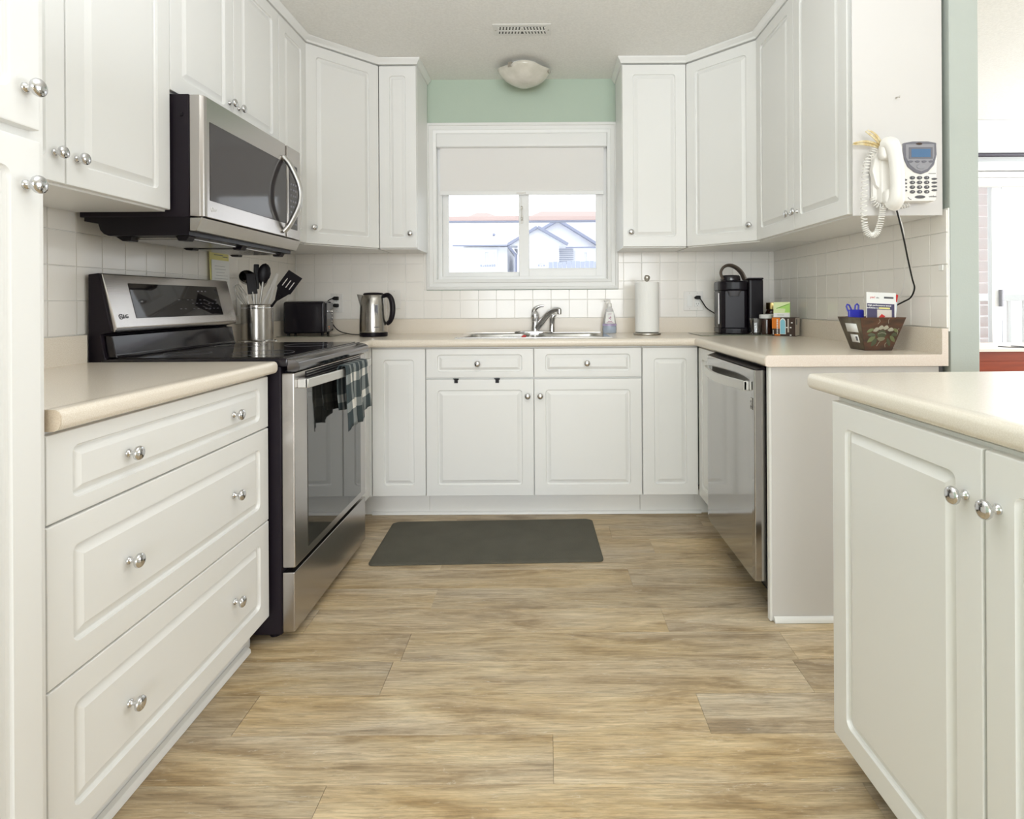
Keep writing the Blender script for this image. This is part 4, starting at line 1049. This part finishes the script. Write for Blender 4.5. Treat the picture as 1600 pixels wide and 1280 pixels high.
obj('white_band', box(newbm(), -.0395, .0395, -.0306, -.0301, .001, .023), 'white', gb)
bm = newbm(); tube(bm, [(-.025, -.0306, .046), (.035, -.0306, .070)], .0012, 4); box(bm, -.022, .012, -.031, -.0306, .012, .014)
obj('print_line', bm, 'green_dark', gb)
obj('side_face', box(newbm(), .0401, .0405, -.0295, .0295, .001, .079), 'green_dark', gb)
# ================= BASKET AND MAIL =================
bk = thing('planter_box', 'brown flared wooden box painted with white and green flowers on the right counter', 'box', (1.222, 2.200, CT+.0008))
def taper_box(b, t_, h, th2=.005):
    bm = newbm()
    def ring(hw, z): return [bm.verts.new(p) for p in ((-hw[0], -hw[1], z), (hw[0], -hw[1], z), (hw[0], hw[1], z), (-hw[0], hw[1], z))]
    r0 = ring((b, b), 0); r1 = ring((t_, t_), h); r2 = ring((t_-th2, t_-th2), h); r3 = ring((b-th2+.002, b-th2+.002), .006)
    for a, c_ in ((r0, r1), (r1, r2), (r2, r3)): bridge(bm, a, c_)
    bm.faces.new(list(reversed(r0))); bm.faces.new(r3); bmesh.ops.recalc_face_normals(bm, faces=bm.faces[:]); return bm
obj('wooden_box', taper_box(.050, .083, .122), 'basket', bk)
sl = math.atan2(.033, .122)
def on_front(x, z, off=.0008): return Vector((x, -.050-.033*z/.122-off, z))
def on_left(y_, z, off=.0008): return Vector((-.050-.033*z/.122-off, y_, z))
prism(bm := newbm(), [(-.0492, .002), (.0492, .002), (.0805, .120), (-.0805, .120)], 0, .0006, 'x'); bm.free()
bm = newbm(); vs = [bm.verts.new(on_left(*q, off=.0006)) for q in ((-.0495, .002), (.0495, .002), (.081, .119), (-.081, .119))]; bm.faces.new(vs)
ls = obj('side_panel', bm, 'basket_side', bk); m_ = ls.modifiers.new('t', 'SOLIDIFY'); m_.thickness = .0006
for (a, b, c_, d_) in ((-.045, .035, .066, .098), (-.035, .018, .028, .057)):
    bm = newbm(); vs = [bm.verts.new(on_left(*q, off=.0016)) for q in ((a, c_), (b, c_), (b, d_), (a, d_))]; bm.faces.new(vs)
    o = obj('sticker', bm, 'white', bk, label='white paper sticker'); m_ = o.modifiers.new('t', 'SOLIDIFY'); m_.thickness = .0004
bm = newbm(); vs = [bm.verts.new(on_left(*q, off=.0022)) for q in ((-.028, .034), (-.014, .034), (-.014, .050), (-.028, .050))]; bm.faces.new(vs)
o = obj('sticker_print', bm, 'dark_grey', bk)
mat('leaf_dark', (.075, .085, .045), .6); mat('petal_shade', (.20, .19, .12), .6)
def petal(x, z, rx, rz_, a, m, nm='painted_leaf'):
    bm = newbm(); lathe(bm, [(.02, -.5), (.6, -.35), (1, 0), (.6, .35), (.02, .5)], 14, Matrix.Diagonal((rx, .0015, 2*rz_, 1)))
    p = on_front(x, z, .0002); obj(nm, bm, m, bk, p, (sl, R(a), 0))
for x, z, rx, rz_, a, m, nm in ((-.044, .074, .007, .017, 70, 'leaf_paint', 'painted_leaf'), (-.040, .060, .008, .020, 100, 'leaf_dark', 'painted_leaf'), (-.036, .042, .010, .020, 55, 'leaf_paint', 'painted_leaf'), (-.022, .030, .009, .018, 30, 'leaf_dark', 'painted_leaf'),
                    (.054, .074, .007, .017, -70, 'leaf_paint', 'painted_leaf'), (.052, .060, .008, .019, -100, 'leaf_dark', 'painted_leaf'), (.046, .043, .009, .018, -50, 'leaf_paint', 'painted_leaf'), (.032, .030, .008, .017, -25, 'leaf_dark', 'painted_leaf'),
                    (-.022, .078, .009, .013, 75, 'petal_paint', 'painted_petal'), (-.006, .086, .010, .012, 90, 'petal_paint', 'painted_petal'), (.012, .086, .010, .012, 95, 'petal_paint', 'painted_petal'), (.030, .079, .009, .013, 105, 'petal_paint', 'painted_petal'),
                    (.003, .060, .019, .017, 0, 'leaf_dark', 'painted_flower'), (.003, .044, .015, .010, 0, 'petal_shade', 'painted_flower')):
    petal(x, z, rx, rz_, a, m, nm)
bm = newbm()
for k in range(6):
    p = on_front(-.010+.005*k, .066-.0006*(k-2.5)**2, .0022); lathe(bm, [(.0001, 0), (.0018, .0003)], 6, T(*p) @ RX(90), caps=False)
for pts in ([(-.016, .098), (-.010, .108), (-.014, .114)], [(.022, .100), (.020, .112), (.024, .118)], [(-.010, .016), (-.004, .028), (0, .034)], [(.022, .012), (.020, .024), (.026, .030)], [(.060, .06), (.058, .075), (.063, .082)]):
    tube(bm, smooth_path([on_front(x, z, .0006) for x, z in pts], 3), .0008, 4)
obj('painted_stroke', bm, 'petal_paint', bk)
# contents
bc = thing('bag_clip', 'bright blue plastic bag clip sticking out of the painted box at the left', 'clip', (1.180, 2.235, 1.00))
obj('clip_bar', box(newbm(), -.026, .034, -.008, .004, .012, .062, .006, 2), 'blue_pl', bc)
for x, a in ((-.018, -22), (.008, 4)):
    bm = newbm(); tube(bm, [(-.007, 0, 0), (-.006, 0, .020), (0, 0, .026), (.006, 0, .020), (.007, 0, 0)], .0032, 8); obj('grip_loop', bm, 'blue_pl', bc, (x, 0, .058), (0, R(a), 0))
pn = obj('marker_pen', tube(newbm(), [(0, 0, 0), (.004, -.002, .09)], .006, 10), 'purple', None, (1.216, 2.235, .965), (0, R(8), 0)); tag(pn, 'magenta pen tip showing beside the blue clip in the box', 'pen')
ml = thing('mail_leaflet', 'white and navy travel leaflet standing upright in the painted box', 'leaflet', (1.238, 2.165, .935), R(-4))
ml.rotation_euler = (R(-6), R(3), R(-4))
obj('sheet', box(newbm(), -.050, .056, -.001, .001, .055, .192, .0003, 1), 'white', ml)
obj('navy_panel', box(newbm(), -.048, .050, -.0016, -.001, .058, .150), 'navy', ml)
obj('photo_print', box(newbm(), -.012, .040, -.0021, -.0016, .098-.03, .128), 'cloth_w', ml)
prism(bm := newbm(), [(-.040, .078), (-.018, .070), (.010, .082), (.018, .102), (.004, .110), (-.012, .098), (-.036, .092)], -.0026, -.0021, 'y'); obj('car_print', bm, 'taupe', ml)
prism(bm := newbm(), [(-.012, .092), (.006, .088), (.016, .104), (.004, .112)], -.0030, -.0026, 'y'); obj('car_print', bm, 'red', ml)
FR = (R(90), 0, 0)
text('headline', 'High performance travel', .0085, 'white', ml, (-.004, -.0021, .143), FR, bold=.0002)
text('headline', 'solutions to', .0085, 'white', ml, (-.028, -.0021, .1335), FR, bold=.0002)
obj('yellow_headline', box(newbm(), -.006, .034, -.0025, -.0016, .1305, .1365), 'yellow', ml)
text('red_mark', 'yes!', .012, 'red', ml, (-.028, -.0016, .173), FR)
text('grey_mark', 'abs', .008, 'dark_grey', ml, (-.010, -.0016, .172), FR)
obj('grey_bar', box(newbm(), .013, .047, -.0016, -.001, .170, .177), 'dark_grey', ml)
rc = obj('red_card', box(newbm(), -.020, .020, -.001, .001, .05, .180, .0003, 1), 'red', None, (1.271, 2.195, .945), (R(-4), R(12), R(-3))); tag(rc, 'red card standing behind the leaflet in the painted box', 'card')
pc = obj('paper_slip', box(newbm(), -.028, .028, -.0008, .0008, .03, .150, .0003, 1), 'cyan', None, (1.266, 2.180, .945), (R(-4), R(8), R(-3))); tag(pc, 'pale blue paper slip between leaflet and red card', 'paper')
M['cyan_pale'] = mat('cyan_pale', (.72, .80, .84), .5); pc.data.materials[0] = M['cyan_pale']
# ================= PHONE =================
PYF = 1.9905       # front of the end panel (Y)
px = thing('telephone', 'white corded wall phone with grey display hanging on the cabinet end', 'telephone', (1.207, PYF, 1.512)); px.scale = (1.1, 1, 1)
YF = -.052
bm = newbm(); prism(bm, [(-.028, -.088), (.078, -.088), (.082, -.08), (.086, .10), (.080, .108), (-.022, .104)], YF, -.012, 'y', .006, 2); box(bm, -.078, -.02, -.040, -.004, -.092, .104, .01, 2); prism(bm, [(-.070, .10), (-.092, .06), (-.100, .02), (-.088, -.03), (-.070, -.05)], -.030, -.006, 'y', .006, 2); box(bm, -.09, .075, -.014, -.001, -.075, .08)
obj('phone_base', bm, 'white_pl', px)
prism(bm := newbm(), [(-.020, .104), (-.020, .060), (-.006, .026), (.014, .008), (.034, .001), (.056, .010), (.074, .032), (.082, .066), (.081, .105), (.055, .110), (.01, .110)], YF-.004, YF+.004, 'y', .002, 1)
dp_ = obj('display_surround', bm, 'grey_pl', px)
prism(bm := newbm(), [(-.012, .100), (-.012, .058), (.0, .032), (.018, .016), (.034, .010), (.052, .018), (.066, .036), (.073, .062), (.073, .100)], YF-.0052, YF-.004, 'y', .0006, 1)
M['grey_lt'] = mat('grey_lt', (.30, .30, .33), .35); obj('display_inlay', bm, 'grey_lt', dp_)
obj('lcd_frame', box(newbm(), -.004, .068, YF-.0065, YF-.005, .052, .090, .001, 1), 'grey_pl', dp_)
obj('lcd_screen', box(newbm(), .003, .061, YF-.0072, YF-.0063, .057, .084, .0005, 1), 'lcd', dp_)
obj('oval_light', lathe(newbm(), [(.010, 0), (.009, .002), (.004, .003)], 16, T(.028, YF-.004, .101) @ RX(90), sy=.4), 'brown_card', dp_)
ks = mesh('soft_key', lathe(newbm(), [(.0075, 0), (.0072, .002), (.004, .003)], 12, RX(90), sy=.5), 'grey_pl')
for k in range(4): place('soft_key', ks, dp_, (.001+.0205*k, YF-.005, .043))
obj('navigation_key', lathe(newbm(), [(.014, 0), (.013, .002), (.004, .003)], 20, T(.033, YF-.005, .026) @ RX(90), sy=.62), 'grey_lt', dp_)
kk = mesh('digit_key', lathe(newbm(), [(.0082, 0), (.008, .002), (.005, .0035)], 14, RX(90), sy=.72), 'dark_grey')
sk_ = mesh('function_key', lathe(newbm(), [(.0085, 0), (.0082, .002), (.005, .0032)], 14, RX(90), sy=.42), 'dark_grey')
digs = '123456789*0#'
for r_ in range(4):
    for c_ in range(3):
        k_ = place('digit_key', kk, px, (.009+.0215*c_, YF, -.010-.0155*r_))
        text('digit', digs[r_*3+c_], .007, 'white', k_, (0, -.0037, 0), FR, .0001)
    place('function_key', sk_, px, (-.015, YF, -.017-.0118*r_)); place('function_key', sk_, px, (.075, YF, -.014-.0125*r_))
obj('speaker_key', lathe(newbm(), [(.016, 0), (.0155, .002), (.010, .003)], 18, T(.032, YF, -.0735) @ RX(90), sy=.34), 'dark_grey', px)
text('brand_print', 'uniden', .0085, 'dark_grey', px, (.070, YF-.0002, -.072), FR, bold=.0002)
obj('small_print', box(newbm(), .058, .080, YF-.0005, YF+.001, .003, .005), 'grey_pl', px)
bm = newbm(); tube(bm, [(-.004, YF, -.074), (.0, YF, -.080), (.006, YF, -.082)], .0012, 5); obj('receiver_mark', bm, 'dark_grey', px)
hs = smooth_path([(-.066, -.052, .100), (-.062, -.072, .094), (-.056, -.080, .05), (-.053, -.083, 0), (-.051, -.081, -.05), (-.050, -.073, -.085), (-.050, -.052, -.096)], 5)
n_ = len(hs)
hb = newbm(); tube(hb, hs, [.020+.006*abs(2*i/(n_-1)-1)**2 for i in range(n_)], 14, 1.0, .95)
box(hb, -.088, -.050, -.068, -.034, .050, .104, .012, 3); box(hb, -.076, -.038, -.068, -.034, -.098, -.048, .012, 3)
obj('handset', hb, 'white_pl', px)
def helix(path, r, turns, wr, n=6, k=9):
    P_ = smooth_path(path, 10); m = len(P_); tot = turns*k; out = []
    for i in range(tot+1):
        t = i/tot*(m-1); a = min(int(t), m-2); f = t-a; c0 = P_[a].lerp(P_[a+1], f); d = (P_[a+1]-P_[a]).normalized()
        u = d.cross(Vector((0, 1, 0))).normalized(); v_ = d.cross(u); an = 2*pi*turns*i/tot
        out.append(c0+(u*cos(an)+v_*sin(an))*r)
    return tube(newbm(), out, wr, n)
cc = thing('handset_cord', 'white coiled cord looping down from the phone handset', 'cord', (1.205, PYF, 1.515)); cc.scale = (1.08, 1, 1)
obj('coil', helix([(-.100, -.045, .085), (-.118, -.04, .05), (-.124, -.035, 0), (-.126, -.03, -.08), (-.126, -.03, -.150), (-.120, -.03, -.185), (-.105, -.03, -.200), (-.088, -.03, -.192), (-.078, -.03, -.165), (-.071, -.03, -.130), (-.068, -.03, -.105)], .0088, 46, .0016), 'cable_w', cc)
obj('coil', helix([(-.100, -.028, -.072), (-.085, -.025, -.098), (-.05, -.022, -.104), (-.01, -.02, -.103), (.02, -.018, -.096)], .0075, 16, .0016), 'cable_w', cc)
obj('cord_end', tube(newbm(), smooth_path([(-.068, -.03, -.106), (-.066, -.036, -.095), (-.066, -.045, -.086)], 4), .0032, 8), 'white_pl', cc)
cord('phone_cable', 'thin black cable hanging from the phone down to the painted box', [(1.170, 1.972, 1.430), (1.185, 1.972, 1.40), (1.215, 1.985, 1.311), (1.268, 2.05, 1.251), (1.316, 2.10, 1.175), (1.340, 2.125, 1.140), (1.348, 2.16, 1.107), (1.344, 2.20, 1.090), (1.320, 2.26, 1.06)], .0028)
cord('phone_line', 'thin white phone line beside the black cable', [(1.172, 1.979, 1.432), (1.190, 1.979, 1.40), (1.222, 1.995, 1.33), (1.270, 2.07, 1.25), (1.335, 2.18, 1.16), (1.352, 2.24, 1.10), (1.350, 2.30, 1.06)], .0016, 'cable_w')
pm_ = thing('palm_strands', 'dried yellow palm leaf strips tucked above the phone handset', 'palm strips', (1.146, PYF-.030, 1.592))
def strip_(pts, w_):
    bm = newbm(); pts = smooth_path(pts, 5); A = []; n = len(pts)
    for i, p in enumerate(pts):
        d = (pts[min(i+1, n-1)]-pts[max(i-1, 0)]).normalized(); s = d.cross(Vector((0, 1, 0))).normalized()*w_*(.35+.65*sin(pi*min(1, (i+1)/n*1.0)))
        A.append((bm.verts.new(p+s), bm.verts.new(p-s)))
    for a, b in zip(A, A[1:]): bm.faces.new((a[0], a[1], b[1], b[0]))
    o = obj('palm_strip', bm, 'palm', pm_); m_ = o.modifiers.new('t', 'SOLIDIFY'); m_.thickness = .0015
strip_([(0, 0, 0), (-.04, -.006, .020), (-.085, -.012, .026), (-.122, -.014, .024)], .005)
strip_([(0, -.002, 0), (-.04, -.01, .026), (-.08, -.014, .034), (-.120, -.016, .028)], .004)
strip_([(0, -.003, 0), (-.03, -.012, .028), (-.055, -.016, .050), (-.080, -.018, .066)], .005)
strip_([(0, -.004, 0), (-.022, -.012, .028), (-.050, -.018, .058), (-.074, -.02, .070)], .004)
wh = thing('small_hook', 'tiny metal hook high on the white cabinet end', 'hook', (1.197, PYF, 1.785))
obj('hook_wire', tube(newbm(), [(0, 0, 0), (0, -.010, 0), (.004, -.013, -.004), (.006, -.010, .004)], .0012, 6), 'nickel', wh)
obj('hook_plate', lathe(newbm(), [(.003, 0), (.003, .0015)], 10, RX(90)), 'nickel', wh)
ah = obj('white_pad', box(newbm(), -.006, -.0005, -.012, .010, -.009, .011, .0015, 1), 'white', None, (XR-.0095, 2.016, 1.207)); tag(ah, 'tiny white raised pad on the tiles at the wall end', 'hook')  # tiny white raised square on the tile face
# ================= DINING ROOM =================
dr = bpy.data.objects.new('door_1', None); C.objects.link(dr); dr.location = (3.45, 4.45, 0); dr['kind'] = 'structure'; dr['label'] = 'white sliding patio door in the dining room'
def drp(nm, bm, m): o = obj(nm, bm, m, dr); o.location = (-3.45, -4.45, 0); return o
drp('door_frame', frame(newbm(), 2.6, 4.3, 0, 2.13, .05, 4.42, 4.49), 'vinyl')
drp('door_panel', frame(newbm(), 2.65, 3.46, .05, 2.08, .075, 4.455, 4.48), 'vinyl')
drp('door_panel', frame(newbm(), 3.38, 4.25, .05, 2.08, .075, 4.428, 4.45), 'vinyl')
drp('pane', box(newbm(), 2.72, 3.39, 4.466, 4.47, .12, 2.01), 'glass_thin')
drp('pane', box(newbm(), 3.45, 4.18, 4.437, 4.441, .12, 2.01), 'glass_thin')
drp('weather_strip', box(newbm(), 3.462, 3.474, 4.45, 4.482, .05, 2.08), 'dark_grey')
hd = drp('door_handle', box(newbm(), 3.425, 3.445, 4.395, 4.43, 1.04, 1.17, .006, 2), 'grey_lt')
drp('handle_plate', box(newbm(), 3.405, 3.465, 4.425, 4.431, 1.0, 1.21, .01, 2), 'vinyl')
cr_ = thing('curtain_rod', 'dark curtain rod across the dining room patio door', 'rod', (3.4, 4.33, 2.165))
obj('pole', tube(newbm(), [(-1.0, 0, 0), (1.0, 0, 0)], .016, 12), 'rod', cr_)
bm = newbm()
for x in (-.9, .9): box(bm, x-.01, x+.01, 0, .078, -.01, .01)
obj('bracket', bm, 'rod', cr_)
bl = thing('blind_valance', 'white blind headrail over the dining room patio door', 'blind', (3.4, 4.36, 2.02))
obj('headrail', box(newbm(), -.95, .95, -.03, .04, .03, .095, .004, 2), 'vinyl', bl)
obj('lower_rail', box(newbm(), -.95, .95, -.025, .04, -.02, .022, .004, 2), 'vinyl', bl)
obj('folded_shade', box(newbm(), -.95, .95, -.015, .035, -.085, -.022, .004, 2), 'shade', bl)
# balcony privacy louvres seen through the door
lv_ = thing('privacy_screen', 'pinkish slatted privacy screen outside the patio door', 'screen', (3.95, 5.3, 0))
slm = mesh('slat', box(newbm(), -.36, .10, -.01, .01, 0, .101, .002, 1), 'louver')
for k in range(22): place('slat', slm, lv_, (-.02, 0, .05+.1*k), (R(25), 0, 0))
obj('post', box(newbm(), -.42, -.37, -.03, .03, 0, 2.5), 'white', lv_)
obj('post', box(newbm(), .10, .15, -.03, .03, 0, 2.5), 'white', lv_)
rl = thing('balcony_railing', 'white railing outside the patio door', 'railing', (3.7, 5.1, 0))
obj('top_rail', box(newbm(), -1.2, 1.2, -.025, .025, 1.08, 1.14, .004, 1), 'white', rl)
pk = mesh('picket', box(newbm(), -.012, .012, -.012, .012, .05, 1.08), 'white')
for k in range(18): place('picket', pk, rl, (-1.15+.135*k, 0, 0))
sbd = thing('sideboard', 'reddish cherry wood sideboard in the dining room behind the wall end', 'sideboard', (3.3, 3.98, 0))
obj('body', box(newbm(), -.75, .75, -.24, .24, .06, .775, .004, 1), 'cherry', sbd)
obj('plinth', box(newbm(), -.72, .72, -.21, .21, .001, .06), 'cherry', sbd)
obj('panel', box(newbm(), -.70, -.02, -.247, -.240, .12, .70, .003, 1), 'cherry', sbd); obj('panel', box(newbm(), .02, .70, -.247, -.240, .12, .70, .003, 1), 'cherry', sbd)
tc_ = thing('table_runner', 'off-white printed cloth with red marks lying over the sideboard', 'tablecloth', (3.3, 3.98, .776))
bm = newbm(); box(bm, -.80, .80, -.27, .27, 0, .006, .002, 1); box(bm, -.80, .80, -.272, -.2665, -.012, .004, .001, 1); obj('cloth', bm, 'cloth_w', tc_)
bm = newbm(); tube(bm, smooth_path([(-.30, -.10, .008), (-.27, -.20, .008), (-.20, -.22, .008), (-.17, -.14, .008), (-.2, -.08, .008)], 5), .004, 5)
obj('curly_print', bm, 'dark_grey', tc_)
bm = newbm()
for x in (-.13, -.10, -.06): tube(bm, [(x, -.16, .008), (x+.015, -.10, .008)], .005, 5)
obj('red_print', bm, 'red', tc_, label='red printed strokes')
# ================= OUTDOORS =================
struct('ground', box(newbm(), -30, 30, 4.7, 60, -.4, -.3), 'concrete')
HY = 20.0
def hx(px_): return (px_-852)/45.75
def hz(py_): return 1.1+(471-py_)/45.75
def slab(bm, p, q, y0, y1, t=.18):
    """roof slab / fascia from p to q in xz, extruded y0..y1"""
    d = Vector((q[0]-p[0], q[1]-p[1])).normalized(); n = Vector((-d.y, d.x))*t
    return prism(bm, [p, q, (q[0]+n.x, q[1]+n.y), (p[0]+n.x, p[1]+n.y)], y0, y1, 'y')
h1 = thing('house', 'white neighbouring house with a low hip roof seen through the left window pane', 'house', (hx(760), HY+3, -.3))
def hp_(r, nm, bm, m): o = obj(nm, bm, m, r); o.location = tuple(-Vector(r.location)); return o
hp_(h1, 'wall', box(newbm(), hx(722), hx(793)-.02, HY+.4, HY+6, -.3, hz(384)), 'siding')
bm = newbm()
e0, e1 = hx(708), hx(794)
v_ = [bm.verts.new(p) for p in ((e0, HY, hz(383)), (e1, HY, hz(383)), (e1, HY+6.5, hz(383)), (e0, HY+6.5, hz(383)), (hx(770), HY+3.2, hz(383)+1.35), (e1, HY+3.2, hz(383)+1.35))]
for q in ((0, 1, 5, 4), (1, 2, 5), (2, 3, 4, 5), (3, 0, 4), (3, 2, 1, 0)): bm.faces.new([v_[i] for i in q])
hp_(h1, 'roof', bm, 'roof')
hp_(h1, 'gutter', box(newbm(), e0, e1, HY-.08, HY, hz(384.3), hz(382.2)), 'fascia')
hp_(h1, 'roof_vent', box(newbm(), hx(766), hx(770), HY+1.0, HY+1.3, hz(362), hz(359)), 'fascia')
wn = hp_(h1, 'window', frame(newbm(), hx(752), hx(776), hz(413), hz(388), .10, HY+.32, HY+.4), 'white')
obj('pane', box(newbm(), hx(762), hx(771), HY+.35, HY+.38, hz(408), hz(391)), 'siding', wn)
bm = newbm()
for k in range(7): box(bm, hx(752)+k*.075, hx(752)+k*.075+.05, HY-.3, HY-.2, hz(417), hz(413)-random.uniform(0, .04))
hp_(h1, 'flower_box', bm, 'fence')
bm = newbm(); tube(bm, [(hx(794.5), HY-.05, hz(384)), (hx(806), HY+.2, hz(397)), (hx(806.5), HY+.2, -.3)], .05, 6); dsp = bm
h2 = thing('house', 'white gabled neighbouring house seen through the right window pane', 'house', (hx(870), HY+3, -.3))
hp_(h2, 'downspout', dsp, 'fascia')
hp_(h2, 'wall', box(newbm(), hx(809), hx(874), HY+.1, HY+5, -.3, hz(383)), 'siding')
hp_(h2, 'gable', prism(newbm(), [(hx(795), hz(383)), (hx(886), hz(383)), (hx(840.5), hz(356))], HY+.1, HY+1, 'y'), 'siding')
hp_(h2, 'wall', box(newbm(), hx(874.5), hx(960), HY+1.2, HY+5, -.3, hz(383)), 'siding')
bm = newbm()
for k in range(9): box(bm, hx(875), hx(899), HY+1.15, HY+1.2, hz(409)+.075*k, hz(409)+.075*k+.012)
hp_(h2, 'siding_line', bm, 'fascia')
bm = newbm(); slab(bm, (hx(795), hz(384)), (hx(841), hz(356.5)), HY-.1, HY+.1, .09); slab(bm, (hx(840), hz(356.5)), (hx(887), hz(384)), HY-.1, HY+.1, .09)
slab(bm, (hx(841), hz(358)), (hx(875), hz(338)), HY+1.0, HY+1.3, .09); slab(bm, (hx(872), hz(338)), (hx(950), hz(387)), HY+1.0, HY+1.3, .09)
hp_(h2, 'bargeboard', bm, 'fascia')
prism(bm := newbm(), [(hx(800), hz(383)), (hx(950), hz(383)), (hx(873), hz(335))], HY+1.31, HY+6, 'y'); hp_(h2, 'roof', bm, 'roof')
hp_(h2, 'gutter', box(newbm(), hx(886), hx(960), HY+.9, HY+1.0, hz(384.3), hz(382.2)), 'fascia')
wn = hp_(h2, 'window', frame(newbm(), hx(902), hx(925), hz(409), hz(387), .08, HY+1.12, HY+1.2), 'white')
obj('pane', box(newbm(), hx(904), hx(917), HY+1.14, HY+1.18, hz(407), hz(390)), 'siding', wn)
wn = hp_(h2, 'window', frame(newbm(), hx(841), hx(852), hz(412), hz(390), .06, HY+.0, HY+.1), 'white')
obj('pane', box(newbm(), hx(842), hx(850), HY+.02, HY+.06, hz(410), hz(392)), 'roof', wn)
bm = newbm()
for k in range(5): box(bm, hx(841)+k*.09, hx(841)+k*.09+.06, HY-.3, HY-.2, hz(417), hz(414)-random.uniform(0, .05))
hp_(h2, 'flower_box', bm, 'fence')
fn = thing('garden_fence', 'grey-blue board fence low in the right window pane', 'fence', (hx(905), HY-2, -.3))
k = 0
fm = mesh('fence_board', box(newbm(), 0, .13, -.012, .012, 0, 2.62, .004, 1), 'fence')
for k in range(12): place('fence_board', fm, fn, (-1.05+.14*k, 0, random.uniform(-.02, .02)))
obj('fence_rail', box(newbm(), -1.05, .65, .013, .05, 2.1, 2.2), 'fence', fn)
bmh = thing('pink_crossbar', 'plain pinkish beam crossing both window panes', 'crossbar', (-.15, 7.2, 0))  # pinkish bar with a thin grey-blue strip along its bottom
bz = lambda py_: 1.1+(471-py_)*7.2/915
obj('crossbar', box(newbm(), -2.6, 2.6, -.05, .05, bz(345.5), bz(338), .004, 1), 'pale_pink', bmh)
obj('lower_strip', box(newbm(), -2.6, 2.6, -.06, .06, bz(347), bz(345.6)), 'fascia', bmh)
obj('post', box(newbm(), -2.6, -2.5, -.05, .05, -.3, bz(347.1)), 'pale_pink', bmh); obj('post', box(newbm(), 2.5, 2.6, -.05, .05, -.3, bz(347.1)), 'pale_pink', bmh)
h3 = thing('distant_roof', 'pale pink hip roofs far behind the pinkish beam', 'roof', (0, 40, 0))
gx = lambda p_: (p_-852)*40/915
gz = lambda p_: 1.1+(471-p_)*40/915
bm = newbm(); prism(bm, [(gx(730), gz(339)), (gx(782), gz(339)), (gx(762), gz(332)), (gx(745), gz(332))], 0, 3, 'y'); prism(bm, [(gx(826), gz(339)), (gx(945), gz(339)), (gx(945), gz(330.5)), (gx(846), gz(330.5))], 0, 3, 'y')
obj('roof', bm, 'pale_pink', h3); 
bm = newbm(); box(bm, gx(735), gx(780), .3, 2.8, -.3, gz(339)); box(bm, gx(830), gx(945), .3, 2.8, -.3, gz(339)); obj('wall', bm, 'siding', h3)

# ---- repeats share a group ----
GR = {'outlet': 'white electrical wall plates on the tiles', 'switch': 'white electrical wall plates on the tiles', 'utensil': 'utensils standing in the steel crock',
      'house': 'white neighbouring houses outside the kitchen window', 'board': 'glass boards under the small appliances', 'countertop': 'beige laminate worktops', 'jar': 'jars beside the coffee maker', 'box': None}
for o in list(C.objects):
    if o.get('category') and not o.get('group'):
        gname = GR.get(o['category'])
        if o.name.startswith('tea_box'): gname = 'stacked tea boxes beside the coffee maker'
        if gname: o['group'] = gname
